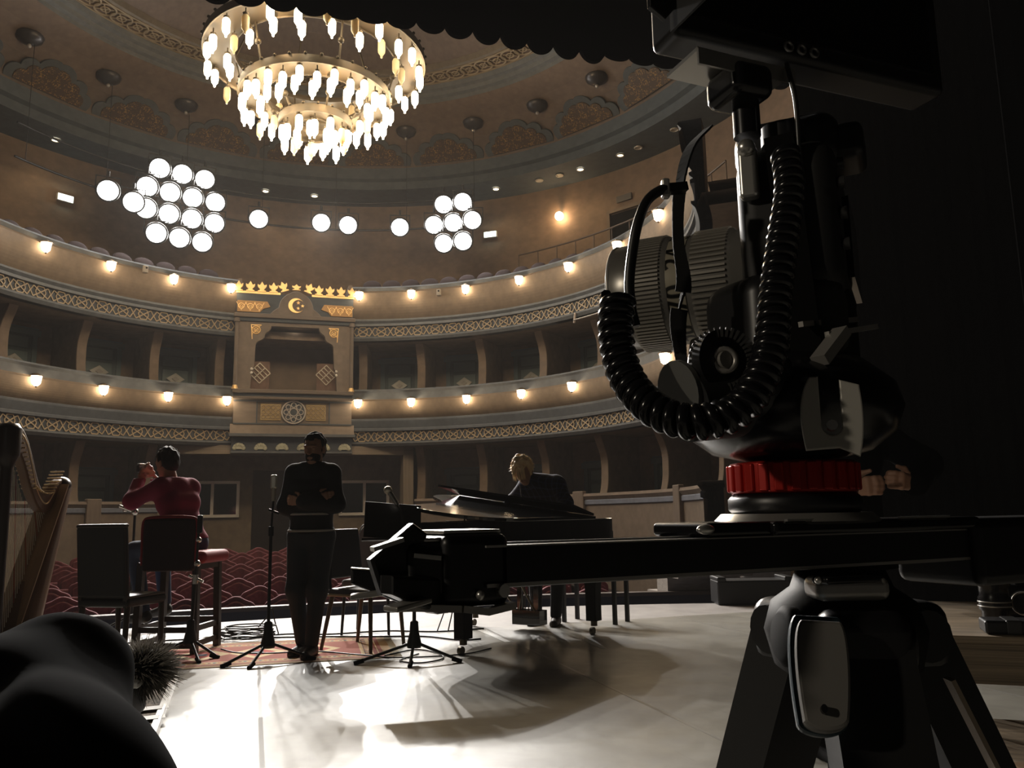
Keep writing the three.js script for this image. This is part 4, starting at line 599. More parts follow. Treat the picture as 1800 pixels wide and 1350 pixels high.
// a hand as bones: wrist w, direction d of the fingers, n the direction the palm faces, s = +1/-1 for the side the thumb leaves on
function handBones(w, d, n, s, curl = .5) {
  const D = V(d).normalize(), N = V(n); N.sub(D.clone().multiplyScalar(N.dot(D))).normalize(); const S = new THREE.Vector3().crossVectors(D, N).multiplyScalar(s), W = V(w), at = (f, q, u) => W.clone().addScaledVector(D, f).addScaledVector(S, q).addScaledVector(N, u), o = [];
  const A = (a, b, ra, rb) => o.push([...a.toArray(), ...b.toArray(), ra, rb]);
  for (const q of [-.026, -.009, .009, .026]) A(at(.01, q * .6, 0), at(.085, q, 0), .016, .012);
  [[-.03, .058, .0075], [-.010, .070, .0085], [.011, .074, .0088], [.030, .066, .0085]].forEach(([q, l, r]) => { let p = at(.085, q, 0), ang = 0; for (const f of [.45, .32, .23]) { ang += curl * .9; const e = p.clone().addScaledVector(D, Math.cos(ang) * l * f).addScaledVector(N, Math.sin(ang) * l * f); A(p, e, r, r * .9); p = e; } });
  const t0 = at(.022, .026, .006), t1 = at(.052, .056, .016), t2 = at(.084, .062, .028); A(t0, t1, .014, .011); A(t1, t2, .011, .009); return o;
}
const mSkin = M(.42, .23, .15, .55), mSkinDark = M(.30, .16, .10, .55), mDenim = M(.035, .05, .085, .85, 0, { map: grain }), mDenimDark = M(.045, .052, .062, .85, 0, { map: grain });
const arms = (sh, el, wr, r = 1) => [bn(sh, el, .052 * r, .042 * r), bn(el, wr, .042 * r, .03 * r)];
const legs = (hp, kn, an) => [bn(hp, kn, .088, .06), bn(kn, an, .058, .04)];
function shoe(ankle, toe, mat, parent) { const h = [ankle[0] * 1.0, Math.max(ankle[1] - .055, .03), ankle[2]]; const t = toe; const d = V(t).sub(V(h)); const he = V(h).addScaledVector(d, -.22).toArray(); const g = skin([bn(he, t, .036, .032), bn(he, [h[0], h[1] + .05, h[2]], .042, .045), bn(h, t, .04, .03)], .03, .009, 0, (x, y) => (Math.min(h[1], t[1]) - .03) - y); return part('shoe', g, mat, parent); }

// standing man with folded arms (base between his feet, facing the camera)
{
  const p = thing('person', 'man in a dark striped sweater standing with folded arms before the stalls', 'person', [-1.613, 0, -6.651], -4 * R);
  const S = { L: [.155, 1.405, -.01], R: [-.155, 1.41, -.01] }, E = { L: [.215, 1.16, .05], R: [-.195, 1.15, .05] }, W = { L: [-.02, 1.18, .17], R: [.07, 1.205, .14] };
  const torso = [bn([-.06, .94, 0], [.06, .94, 0], .1, .1), bn([-.055, 1.08, .005], [.055, 1.08, .005], .098, .098), bn([-.07, 1.26, 0], [.07, 1.26, 0], .098, .098), bn([0, 1.435, -.015], [.14, 1.405, -.015], .056, .046), bn([0, 1.435, -.015], [-.14, 1.41, -.015], .056, .046), bn([0, 1.4, -.015], [0, 1.49, -.01], .062, .052)];
  const leg = [...legs([-.09, .9, 0], [-.105, .5, .03], [-.075, .1, -.06]), ...legs([.09, .9, 0], [.075, .5, .05], [.035, .1, .05])];
  const arm = [...arms(S.R, E.R, W.R), ...arms(S.L, E.L, W.L)];
  const hands = [...handBones(W.R, [.9, .12, -.1], [-.2, 0, -1], 1, .35), ...handBones(W.L, [-.92, .12, -.12], [.2, 0, -1], -1, .35)];
  const hp = [.015, 1.6, .02];
  part('body', merge([skin([...torso, ...leg, ...arm], .05, .018, -.014), skin(hands, .012, .006), orient(HEAD, hp, -.12, .1)]), mSkinDark, p);
  part('hair', orient(hairGeo(0, .05, 1), hp, -.12, .1), M(.012, .010, .009, .7), p); part('beard', orient(netMesh((x, y, z) => { let d = ell([x, y, z], [0, -.052, .024], [.0605, .075, .071]); d = Math.max(d, y + .046 - Math.abs(x) * 1.15); d = Math.max(d, -ell([x, y, z], [0, -.069, .095], [.022, .009, .03])); return Math.max(d, -.004 - z); }, [-.09, -.15, -.03], [.09, .02, .12], .006), hp, -.12, .1), M(.015, .012, .010, .8), p);
  const knit = M(.02, .021, .024, .9, 0, { map: grain });
  part('sweater', skin([...torso, ...arm.map(b => [...b.slice(0, 6), b[6] * 1.0, b[7] * 1.0])], .06, .011, .018, (x, y, z) => Math.max(.925 - y, y > 1.47 ? Math.hypot(x, z) < .07 ? y - 1.5 : y - 1.5 : -9)), knit, p);
  const band = (y) => part('sweater_stripe', skin(torso, .06, .008, .03, (x, yy) => Math.abs(yy - y) - .010), M(.34, .32, .29, .9), p); band(1.085); band(.955);
  part('jeans', skin([...torso.slice(0, 1), ...leg], .05, .011, .013, (x, y) => Math.max(y - .98, .075 - y)), mDenimDark, p);
  shoe([-.075, .09, -.06], [-.09, .03, .13], mBlackSatin, p); shoe([.035, .09, .05], [.05, .03, .25], mBlackSatin, p);
}
// musician on the tall stool, turned to the left, hands raised to his face
{
  const p = thing('person', 'musician in magenta sweater and jeans seated on the tall stool, hands raised', 'person', [-2.80, 0, -7.08], -118 * R);
  // local +z is the way he faces
  const torso = [bn([-.09, .86, -.02], [.09, .86, -.02], .11, .11), bn([-.06, 1.02, .03], [.06, 1.02, .03], .105, .105), bn([-.075, 1.2, .08], [.075, 1.2, .08], .104, .104), bn([-.13, 1.33, .12], [.13, 1.33, .12], .062, .062), bn([0, 1.34, .12], [0, 1.43, .2], .066, .055)];
  const leg = [...legs([-.1, .86, .02], [-.15, .80, .44], [-.14, .36, .36]), ...legs([.1, .86, .02], [.14, .80, .42], [.12, .30, .30])];
  const arm = [...arms([-.165, 1.33, .12], [-.22, 1.26, .38], [-.05, 1.46, .48]), ...arms([.165, 1.33, .12], [.24, 1.22, .36], [.07, 1.43, .49])];
  const hands = [...handBones([-.05, 1.46, .48], [.6, .5, .1], [0, 0, -1], -1, .7), ...handBones([.07, 1.43, .49], [-.5, .7, .1], [0, 0, -1], 1, .7)];
  const hp = [0, 1.545, .25];
  part('body', merge([skin([...torso, ...leg, ...arm], .05, .018, -.014), skin(hands, .012, .006), orient(HEAD, hp, 0, .22)]), mSkin, p);
  part('hair', orient(hairGeo(1, .05, 2), hp, 0, .22), M(.014, .010, .008, .75), p);
  part('sweater', skin([...torso, ...arm], .06, .011, .02, (x, y, z) => Math.max(.9 - y, y - 1.42)), M(.40, .02, .075, .88, 0, { map: grain }), p);
  part('jeans', skin([...torso.slice(0, 1), ...leg], .05, .012, .014, (x, y) => Math.max(y - .93, .3 - y)), M(.05, .08, .16, .85, 0, { map: grain }), p);
  shoe([-.14, .34, .36], [-.14, .25, .5], mBlackSatin, p); shoe([.12, .31, .30], [.13, .235, .46], mBlackSatin, p);
  const f = thing('pocket_camera', 'small grey camera held up to the seated musician\'s face', 'camera', [-3.25, 1.47, -7.32], -118 * R); part('camera_body', rbox(.12, .07, .035, .01, [0, .04, .04]), M(.09, .09, .1, .35, .4), f); part('camera_top', rbox(.1, .012, .03, .004, [0, .08, .04]), M(.6, .6, .6, .3, .7), f); part('camera_lens', cyl(.025, .025, .04, 16, [0, .035, .075], [Math.PI / 2, 0, 0]), mBlackSatin, f);
}
// blond man leaning over the piano
{
  const p = thing('person', 'blond man in a dark blue shirt bending over the grand piano', 'person', [.32, 0, -8.17], -14 * R);
  const torso = [bn([-.08, .96, -.08], [.08, .96, -.08], .105, .105), bn([-.07, 1.1, .0], [.07, 1.1, .0], .11, .11), bn([-.09, 1.25, .12], [.09, 1.25, .12], .112, .112), bn([-.12, 1.34, .20], [.12, 1.34, .20], .068, .068), bn([0, 1.34, .22], [-.09, 1.38, .30], .07, .055)];
  const leg = [...legs([-.09, .92, -.08], [-.13, .5, .0], [-.14, .09, -.06]), ...legs([.09, .92, -.08], [.10, .5, .02], [.06, .09, -.02])];
  const arm = [...arms([-.165, 1.33, .2], [-.29, 1.16, .30], [-.28, 1.10, .52]), ...arms([.165, 1.33, .2], [.25, 1.15, .3], [.16, 1.08, .5])];
  const hands = [...handBones([-.28, 1.10, .52], [0, -.05, 1], [0, -1, 0], 1, .3), ...handBones([.16, 1.08, .5], [-.1, -.05, 1], [0, -1, 0], -1, .3)];
  const hp = [-.14, 1.455, .38];
  part('body', merge([skin([...torso, ...leg, ...arm], .05, .018, -.014), skin(hands, .012, .006), orient(HEAD, hp, -.15, .75, .12)]), mSkin, p);
  const strands = []; { const r = rng(4); for (let i = 0; i < 520; i++) { const u = r() * 1.5 - .35, a = r() * Math.PI * 2, q = Math.sqrt(Math.max(0, 1 - u * u)), n = [q * Math.cos(a), u, q * Math.sin(a)]; if (n[2] > .45 && u < .5) continue; const b = [n[0] * .082, .045 + n[1] * .092, -.018 + n[2] * .1], l = .022 + .03 * r(); strands.push(bar(b, [b[0] + n[0] * l * .8 + (r() - .5) * .02, b[1] + n[1] * l * .5 - .012 * r(), b[2] + n[2] * l * .7 + .02 * r()], .004, .0008, 4)); } for (let i = 0; i < 60; i++) { const x = -.06 + .12 * r(); strands.push(bar([x, .1 + .02 * r(), .055], [x + (r() - .5) * .03, .03 - .05 * r(), .115 + .015 * r()], .006, .001, 4)); } }
  part('hair', merge([hairGeo(4, .05, 3), ...strands].map(g => orient(g, hp, -.15, .75, .12))), M(.9, .66, .36, .5), p);
  const pl = canvas(128, 128, (x, w, h) => { x.fillStyle = '#1c2340'; x.fillRect(0, 0, w, h); x.fillStyle = 'rgba(90,100,150,.5)'; for (let i = 0; i < 4; i++) { x.fillRect(i * 32, 0, 8, h); x.fillRect(0, i * 32, w, 8); } }); pl.wrapS = pl.wrapT = THREE.RepeatWrapping;
  const sg = skin([...torso, ...arm], .06, .011, .016, (x, y, z) => Math.max(.9 - y, z - .5)); { const q = sg.attributes.position, u = []; for (let i = 0; i < q.count; i++) u.push((q.getX(i) + q.getZ(i) * .5) * 5, (q.getY(i) - q.getZ(i) * .5) * 5); sg.setAttribute('uv', new THREE.Float32BufferAttribute(u, 2)); }
  part('shirt', sg, M(.45, .45, .5, .85, 0, { map: pl }), p); part('trousers', skin([...torso.slice(0, 1), ...leg], .05, .012, .014, (x, y) => Math.max(y - 1.0, .07 - y)), M(.012, .012, .015, .85), p);
  shoe([-.14, .09, -.06], [-.16, .03, .12], M(.03, .022, .016, .5), p); shoe([.06, .09, -.02], [.07, .03, .16], M(.06, .045, .035, .55), p);
  part('pen', bar([-.12, 1.12, .5], [-.16, 1.32, .44], .005), mChrome, p, 'thin silver rod in the hand');
}
// crew member in the dark, right of the camera rig
{
  const p = thing('person', 'crew member in dark clothes half hidden in the dark behind the camera rig', 'person', [1.42, 0, -3.72], 12 * R);
  const torso = [bn([-.09, .95, 0], [.09, .95, 0], .115, .115), bn([-.07, 1.1, 0], [.07, 1.1, 0], .12, .12), bn([-.1, 1.28, 0], [.1, 1.28, 0], .118, .118), bn([-.15, 1.42, -.01], [.15, 1.42, -.01], .075, .075), bn([0, 1.42, 0], [0, 1.5, .01], .07, .055)];
  const leg = [...legs([-.1, .92, 0], [-.11, .5, .02], [-.11, .09, -.02]), ...legs([.1, .92, 0], [.11, .5, .02], [.11, .09, -.02])];
  const arm = [...arms([-.2, 1.42, 0], [-.27, 1.16, .08], [-.13, 1.13, .33]), ...arms([.2, 1.42, 0], [.42, 1.24, .08], [.24, 1.15, .24])];
  const hands = [...handBones([-.13, 1.13, .33], [.3, .1, .9], [1, 0, 0], 1, .7), ...handBones([.24, 1.15, .24], [-.9, .15, .3], [0, 0, -1], -1, .7)], hp = [0, 1.62, .04];
  part('body', merge([skin([...torso, ...leg, ...arm], .05, .018, -.014), skin(hands, .012, .006), orient(HEAD, hp, 0, .2)]), mSkin, p); part('hair', orient(hairGeo(1, .05, 5), hp, 0, .2), M(.01, .009, .008, .8), p);
  part('jacket', skin([...torso, ...arm], .06, .012, .025, (x, y) => Math.max(.85 - y, y - 1.5)), M(.004, .004, .0045, .95, 0, { specularIntensity: .1 }), p); part('trousers', skin([...torso.slice(0, 1), ...leg], .05, .013, .016, (x, y) => Math.max(y - 1.0, .07 - y)), M(.004, .004, .0045, .95, 0, { specularIntensity: .1 }), p);
  shoe([-.11, .09, -.02], [-.12, .03, .16], mBlack, p); shoe([.11, .09, -.02], [.12, .03, .16], mBlack, p);
}

// ---------------------------------------------------------------- foreground: camera rig on slider and tripod
const mRig = M(.010, .010, .011, .38), mRigMatte = M(.011, .011, .011, .6), mRigGloss = M(.008, .008, .009, .22), mAlu = M(.42, .40, .37, .38, .55), mSteel = M(.62, .6, .56, .28, .8);
const RIG = [.215, 0, -.62], RTURN = 25.7 * R;   // slider axis: local x runs to the right and away
{
  const s = thing('camera_slider', 'black camera slider rail with splayed end feet, mounted on the tripod', 'camera slider', [.215, 1.027, -.598], RTURN);
  const prof = [[-.03, 0], [-.03, .006], [-.022, .007], [-.020, .003], [-.010, .003], [-.008, .007], [.008, .007], [.010, .003], [.020, .003], [.022, .007], [.03, .006], [.03, -.014], [.024, -.0165], [-.024, -.0165], [-.03, -.014]];
  part('rail', ext(prof, .518, 0, [.26, 0, 0], [0, -Math.PI / 2, 0]), mRig, s);
  part('rail_edge', [box(.53, .0012, .002, [-.005, .0062, .029]), box(.53, .0012, .002, [-.005, .0072, .009])], mAlu, s); part('rail_lower_edge', box(.53, .002, .002, [-.005, -.0145, .0292]), mAlu, s);
  const e = new THREE.Group(); e.name = 'end_bracket'; e.position.set(-.026, .003, 0); e.scale.set(.78, .92, .92); e.position.x = -.062; s.add(e);
  part('end_block', [rbox(.05, .042, .06, .006, [-.272, -.010, 0]), rbox(.03, .034, .052, .006, [-.306, -.010, 0])], mRig, e); part('end_plate', [rbox(.044, .0025, .045, .001, [-.272, .0122, 0]), rbox(.024, .0025, .036, .001, [-.306, .008, .004])], mSteel, e);
  for (const [z, a] of [[.026, .35], [-.026, -.35]]) { const f = part('foot', [ext([[0, 0], [.05, .004], [.05, -.006], [.01, -.02], [0, -.02]], .01, .002, [-.29, -.014, z - .005], [0, Math.PI + a, 0])], mRig, e); part('foot_pad', rbox(.03, .003, .014, .001, [-.325, -.026, z * 1.4], [0, a, .1]), mAlu, f); }
  part('lower_brace', [beam([-.325, -.029, .02], [-.285, -.031, .03], .008, .004), beam([-.285, -.031, .03], [-.265, -.034, .028], .008, .004), beam([-.265, -.034, .028], [-.245, -.031, .03], .008, .004)], mAlu, e);
  part('thumb_knob', [cyl(.004, .004, .008, 12, [-.255, -.022, .032], [Math.PI / 2, 0, 0]), sph(.003, [-.272, -.024, .033])], mSteel, e);
  part('left_wing', ext([[0, 0], [.03, .02], [.04, .014], [.035, -.012], [.008, -.02]], .008, .002, [-.345, -.002, .012]), mRig, e); part('wing_edge', [beam([-.345, .004, .024], [-.325, .009, .025], .01, .0025), beam([-.318, .0, .026], [-.300, -.002, .028], .012, .0025)], mSteel, e);
  part('carriage', [rbox(.2, .009, .07, .003, [.03, .0115, 0]), rbox(.09, .009, .06, .003, [-.075, .0115, 0])], mRigGloss, s); part('carriage_edge', box(.06, .0015, .003, [-.03, .0165, .034]), mSteel, s); part('carriage_edge', box(.05, .0015, .003, [.07, .0165, .034]), mSteel, s); part('bumper', sph(.004, [-.122, .012, .03], [1.6, .8, 1]), mSteel, s);
  part('motor_unit', [rbox(.16, .05, .075, .008, [.2, -.01, 0]), cyl(.02, .02, .03, 16, [.03, -.026, 0])], mRig, s); part('belt_clamp', rbox(.06, .005, .014, .002, [-.01, -.023, .036], [0, .1, -.03]), mRigGloss, s); part('clamp_tip', sph(.0025, [-.041, -.022, .039]), mSteel, s);
}
// tripod
{
  const t = thing('tripod', 'black photo tripod with broad leg shoulders carrying the slider', 'tripod', [.238, .009, -.62]);
  part('crown', [lathe([[0, 1.0], [.03, 1.0], [.036, .985], [.05, .975], [.056, .955], [.05, .93], [.03, .915], [0, .91]], 24), cyl(.04, .04, .006, 24, [0, 1.002, 0])], M(.006, .006, .006, .6, 0, { specularIntensity: .3 }), t); part('crown_cap', [rbox(.05, .016, .03, .006, [-.012, .988, .04])], mAlu, t); part('crown_tube', cyl(.018, .018, .3, 16, [0, .84, 0]), mRig, t);
  const leg = (a, name) => { const c = Math.cos(a), s = Math.sin(a), g = new THREE.Group(); g.name = 'leg'; t.add(g); g.position.set(.036 * c, .962, .036 * s); g.rotation.set(0, -a, 0); const inner = g; // local x outwards
    const dir = [.40, -.9], p = (q, w = 0, z = 0) => [dir[0] * q - dir[1] * -w, dir[1] * q + dir[0] * w, z];
    part('shoulder', [rbox(.05, .05, .06, .014, [.008, -.012, 0]), cyl(.018, .018, .062, 16, [.01, -.01, 0], [Math.PI / 2, 0, 0])], mRig, g);
    part('upper_tube', [beam([.01, -.02, 0], [dir[0] * .42, dir[1] * .42, 0], .055, .045)], mRigMatte, g); part('lower_tube', [bar([dir[0] * .4, dir[1] * .4, 0], [dir[0] * .76, dir[1] * .76, 0], .02), bar([dir[0] * .74, dir[1] * .74, 0], [dir[0] * 1.055, dir[1] * 1.055, 0], .016)], mRigMatte, g);
    part('lock', rbox(.05, .04, .05, .01, [dir[0] * .41, dir[1] * .41, 0]), mRig, g); const f = part('rubber_foot', sph(.02, [dir[0] * 1.045, dir[1] * 1.045, 0]), mBlack, g); return g; };
  const l1 = leg(1.72), l2 = leg(-.18), l3 = leg(4.25);
  // large grey lever plate on the leg that faces the camera
  const ps = new THREE.Shape(); ps.moveTo(-.026, .0); ps.bezierCurveTo(-.03, .03, -.03, .066, -.02, .072); ps.lineTo(.018, .072); ps.bezierCurveTo(.027, .07, .024, .03, .016, .002); ps.bezierCurveTo(.01, -.008, -.022, -.008, -.026, 0); ps.closePath();
  const pg = part('lever_plate', ext(ps, .006, .003), M(.20, .19, .175, .6, .1), t); pg.position.set(-.05, .912, .096); pg.scale.set(.62, .86, 1); pg.rotation.set(-.42, -.12, -.06, 'YXZ');
  const pt = part('lever_trim', ext(ps, .004, .003).scale(1.12, 1.1, 1), M(.035, .06, .075, .4), t); pt.position.set(-.05, .909, .091); pt.scale.set(.62, .86, 1); pt.rotation.copy(pg.rotation); part('lever_rivet', cyl(.003, .003, .004, 12, [-.008, .008, .012], [Math.PI / 2, 0, 0]), mRig, pg);
  part('tension_knob', [lathe([[0, -.007], [.016, -.007], [.0205, -.003], [.0205, .003], [.015, .007], [0, .007]], 32, [-.05, .955, .03], [0, .1, Math.PI / 2 - .1])], M(.004, .004, .004, .7, 0, { specularIntensity: .25 }), t); part('knob_shaft', bar([-.05, .955, .03], [-.02, .958, .02], .006), mSteel, t);
  part('leg_strap', beam([.045, .93, .055], [.15, .68, .06], .012, .003), M(.45, .36, .26, .6), t);
}
// panning head with red ring
{
  const h = thing('panning_head', 'motorised panning head with ribbed red ring and chunky black bowl', 'tripod head', [.203, 1.045, -.605], RTURN); h.scale.setScalar(.93);
  part('base_plate', [cyl(.056, .062, .006, 40, [0, 0, 0]), rbox(.13, .004, .06, .001, [0, -.005, 0])], mSteel, h); part('base_disc', lathe([[0, .002], [.046, .002], [.05, .006], [.05, .014], [.046, .018], [0, .018]], 40), mRig, h);
  const mRed = M(.5, .025, .018, .28, .35); part('red_ring', lathe([[0, .018], [.0465, .018], [.0475, .02], [.0475, .04], [.0465, .042], [0, .042]], 48), mRed, h);
  for (let k = 0; k < 26; k++) { const a = k / 26 * Math.PI * 2; part('red_rib', rbox(.0075, .021, .004, .0015, [.048 * Math.sin(a), .03, .048 * Math.cos(a)], [0, a, 0]), mRed, h); }
  part('bowl', lathe([[0, .042], [.03, .043], [.06, .05], [.078, .064], [.085, .082], [.08, .1], [.06, .118], [.04, .124], [0, .126]], 40), mRigGloss, h);
  part('tilt_housing', [rbox(.11, .085, .075, .018, [.005, .145, -.005]), cyl(.028, .028, .05, 28, [-.075, .095, .03], [0, 0, Math.PI / 2])], mRig, h);
  part('drag_knob', [cyl(.026, .03, .04, 28, [-.108, .082, .035], [0, 0, Math.PI / 2 + .2])], mRigMatte, h); part('knob_face', [cyl(.022, .022, .004, 24, [-.131, .087, .035], [0, 0, Math.PI / 2 + .2])], M(.13, .13, .12, .5, .3), h);
  // serrated rosette
  const ro = part('rosette', [cyl(.022, .022, .008, 36, [-.110, .106, .055], [Math.PI / 2, .5, 0])], mRig, h); const tq = []; for (let k = 0; k < 36; k++) { const a = k / 36 * Math.PI * 2; tq.push(box(.0018, .007, .003, [.0195 * Math.cos(a), .0195 * Math.sin(a), .005], [0, 0, a - Math.PI / 2])); } const tg = merge(tq); const th = part('rosette_teeth', tg, M(.12, .12, .115, .35, .6), h); th.position.set(-.110, .106, .055); th.rotation.y = -.5; part('rosette_hub', [tor(.0075, .0022, 20, [-.112, .106, .0605], [0, -.5, 0]), cyl(.006, .006, .008, 16, [-.112, .106, .059], [Math.PI / 2, .5, 0])], mAlu, h);
  part('clamp_block', [rbox(.045, .03, .03, .004, [-.083, .113, .025], [0, 0, -.2])], mAlu, h); part('wing_screw', [rbox(.018, .022, .012, .005, [-.112, .104, .045], [0, 0, .5]), sph(.008, [-.110, .093, .046])], mRig, h);
  // U-shaped metal bracket
  const us = new THREE.Shape(); us.moveTo(-.017, -.022); us.bezierCurveTo(-.021, 0, -.019, .018, -.012, .027); us.lineTo(-.0065, .027); us.lineTo(-.0065, -.006); us.absarc(0, -.006, .0065, Math.PI, 2 * Math.PI, false); us.lineTo(.0065, .024); us.lineTo(.0185, .02); us.bezierCurveTo(.021, 0, .019, -.016, .016, -.027); us.lineTo(.004, -.021); us.closePath();
  const u = part('u_bracket', ext(us, .004, .001), M(.5, .48, .43, .5, .25), h); u.position.set(-.052, .066, .092); u.rotation.y = -.75; part('bracket_screw', cyl(.0035, .0035, .01, 12, [0, -.006, .002], [Math.PI / 2, 0, 0]), mSteel, u);
  part('support_arm', [beam([-.03, .11, .065], [.0, .135, .06], .012, .008), beam([-.03, .14, .05], [.05, .155, .03], .004, .004), beam([-.01, .133, .055], [.06, .148, .04], .004, .004)], mAlu, h);
}
// still camera
{
  const c = thing('still_camera', 'black reflex camera with battery grip seen from behind, lens pointing left', 'camera', [0.2336, 1.2612, -0.64], -26 * R); c.scale.setScalar(1.16);   // local -x is the lens direction after the turn
  part('camera_body', [rbox(.062, .1, .13, .014, [.0, .0, 0]), rbox(.055, .055, .13, .016, [.002, -.062, 0])], mRigMatte, c); part('prism_hump', [rbox(.07, .04, .06, .014, [-.002, .065, 0]), rbox(.03, .025, .042, .006, [.032, .062, 0])], mRig, c); part('grip', rbox(.05, .135, .035, .016, [-.024, -.02, -.06]), mRigMatte, c);
  part('rear_screen', box(.004, .055, .076, [.033, -.008, -.01]), M(.004, .004, .005, .08), c); for (const [y, z] of [[.035, .045], [.02, .052], [0, .052], [-.02, .052]]) part('button', cyl(.004, .004, .004, 12, [.033, y, z], [0, 0, Math.PI / 2]), M(.03, .03, .03, .3), c);
  for (const z of [-.05, .05]) part('top_dial', cyl(.014, .014, .012, 20, [0, .058, z]), mRig, c); part('strap_lug', [rbox(.012, .035, .01, .003, [-.02, .03, .07]), sph(.006, [-.02, .045, .074])], mSteel, c);
  part('viewfinder_strap', beam([.0, .05, .072], [.01, -.15, .07], .018, .002), mBlack, c);
  // lens
  const L = new THREE.Group(); L.name = 'lens'; L.position.set(-.02, -.022, .0); L.rotation.z = Math.PI / 2; c.add(L);
  part('lens_barrel', lathe([[0, 0], [.036, 0], [.038, .006], [.038, .02], [.040, .022], [.040, .05], [.0385, .052], [.0385, .066], [.041, .068], [.041, .094], [.039, .096], [.039, .108], [.033, .108], [.031, .1], [0, .098]], 56), M(.26, .245, .22, .32, .55), L);
  const rib = (y0, y1, r, n, m) => { const q = []; for (let k = 0; k < n; k++) { const a = k / n * Math.PI * 2; q.push(box(.0022, y1 - y0, .0016, [r * Math.cos(a), (y0 + y1) / 2, r * Math.sin(a)], [0, -a, 0])); } return part('ribbed_ring', q, m, L); }; rib(.024, .048, .0402, 64, M(.42, .39, .34, .35, .5)); rib(.07, .093, .0412, 88, M(.42, .39, .34, .35, .5));
  const marks = canvas(512, 64, (x, w, h) => { x.fillStyle = '#a39b88'; x.fillRect(0, 0, w, h); x.fillStyle = '#14120f'; x.font = 'bold 40px sans-serif'; x.textAlign = 'center'; ['24', '35', '50', '70', '24', '35', '50', '70'].forEach((t, i) => x.fillText(t, 32 + i * 64, 46)); });
  part('scale_ring', lathe([[.0388, .0525], [.0392, .0527], [.0392, .0655], [.0388, .0657]], 56), M(1, 1, 1, .35, .2, { map: marks }), L);
  part('front_rim', tor(.0375, .002, 48, [0, .108, 0], [Math.PI / 2, 0, 0]), mAlu, L); part('front_glass', sph(.031, [0, .094, 0], [1, .2, 1], 24), M(.01, .01, .015, .03, 0, { clearcoat: 1 }), L);
}
// neck strap hanging beside the lens
one('camera_strap', 'black neck strap hanging in front of the lens down to the head', 'strap', (() => { const pts = [[0.1515, 1.3358, -0.585], [0.1341, 1.3146, -0.575], [0.1244, 1.2826, -0.57], [0.1213, 1.2439, -0.57], [0.1226, 1.2087, -0.565], [0.1174, 1.184, -0.565], [0.1178, 1.1596, -0.565], [0.1209, 1.1464, -0.57]].map(V), cv = new THREE.CatmullRomCurve3(pts), q = []; for (let i = 0; i < 40; i++) q.push(beam(cv.getPoint(i / 40).toArray(), cv.getPoint((i + 1.1) / 40).toArray(), .010 + .002 * Math.sin(i * .3), .0016)); return q; })(), M(.008, .008, .008, .8));
// straight video cable and coiled cable
{
  const v = thing('video_cable', 'smooth black video cable curving from the camera side past the lens', 'cable');
  part('cord', tube([[0.1202, 1.2786, -0.56], [0.1102, 1.2759, -0.555], [0.0978, 1.2665, -0.55], [0.0891, 1.2482, -0.545], [0.0844, 1.2279, -0.545], [0.0811, 1.2037, -0.545], [0.0819, 1.1846, -0.545]], .0036, 80, 10), M(.012, .012, .012, .4), v); part('plug', [beam([0.1122, 1.2762, -0.557], [0.1263, 1.2785, -0.56], .009, .006)], mRig, v); part('plug_shell', [rbox(.006, .014, .008, .002, [0.1112, 1.2763, -0.556])], mAlu, v); part('socket', beam([0.0797, 1.1898, -0.545], [0.083, 1.1739, -0.545], .008, .008), mRig, v);
  const path = new THREE.CatmullRomCurve3([[0.0718, 1.1919, -0.53], [0.0681, 1.1696, -0.525], [0.0702, 1.1442, -0.52], [0.0774, 1.1241, -0.51], [0.0907, 1.1085, -0.495], [0.1088, 1.1022, -0.485], [0.1309, 1.1076, -0.485], [0.1469, 1.1234, -0.49], [0.1602, 1.1496, -0.5], [0.1679, 1.181, -0.51], [0.1786, 1.2218, -0.52], [0.1898, 1.265, -0.53], [0.192, 1.2939, -0.54]].map(V)), n = 1500, pts = [], fr = path.computeFrenetFrames(n), turns = 46;
  for (let i = 0; i <= n; i++) { const t = i / n, a = t * turns * Math.PI * 2, r = .0085 - .002 * t, p = path.getPointAt(t); p.addScaledVector(fr.normals[i], r * Math.cos(a)).addScaledVector(fr.binormals[i], r * Math.sin(a)); pts.push(p); }
  one('coiled_cable', 'glossy black coiled cable looping under the camera', 'cable', new THREE.TubeGeometry(new THREE.CatmullRomCurve3(pts), 2400, .0038, 7), M(.009, .009, .010, .2));
}
// field monitor above the camera
{
  const m = thing('field_monitor', 'black field monitor with its mounting plate above the still camera', 'monitor', [0.1871, 1.4136, -0.58], 22 * R);
  part('monitor_body', rbox(.26, .13, .034, .006, [.05, .035, 0]), mRig, m); part('monitor_screen', box(.23, .1, .002, [.05, .035, .018]), M(.005, .005, .006, .06), m); part('sun_hood', [box(.002, .13, .05, [-.082, .035, .04]), box(.26, .002, .05, [.05, .101, .04])], mRigMatte, m); part('hood_flap', [ext([[0, 0], [.022, -.012], [.022, -.05], [.012, -.062], [0, -.055]], .003, .001, [-.104, .035, .02])], mRigGloss, m);
  part('battery', rbox(.07, .06, .03, .005, [.03, .02, -.032]), mRigMatte, m); part('mount_plate', [box(.085, .003, .04, [-.022, -.042, .0], [0, 0, -.02]), box(.085, .012, .002, [-.022, -.047, .02])], mSteel, m); part('shoe_mount', [rbox(.036, .026, .04, .008, [-.018, -.055, .004]), cyl(.01, .01, .03, 16, [-.01, -.075, 0])], mRigGloss, m);
  for (const x of [.018, .03, .042]) part('jack', tor(.0035, .0012, 14, [x, -.022, .019]), M(.25, .24, .23, .3, .7), m);
  part('side_cable', tube([[.01, -.04, .024], [.012, -.07, .028], [.014, -.11, .026], [.022, -.14, .02]], .0018, 30, 6), M(.03, .03, .03, .3), m);
}
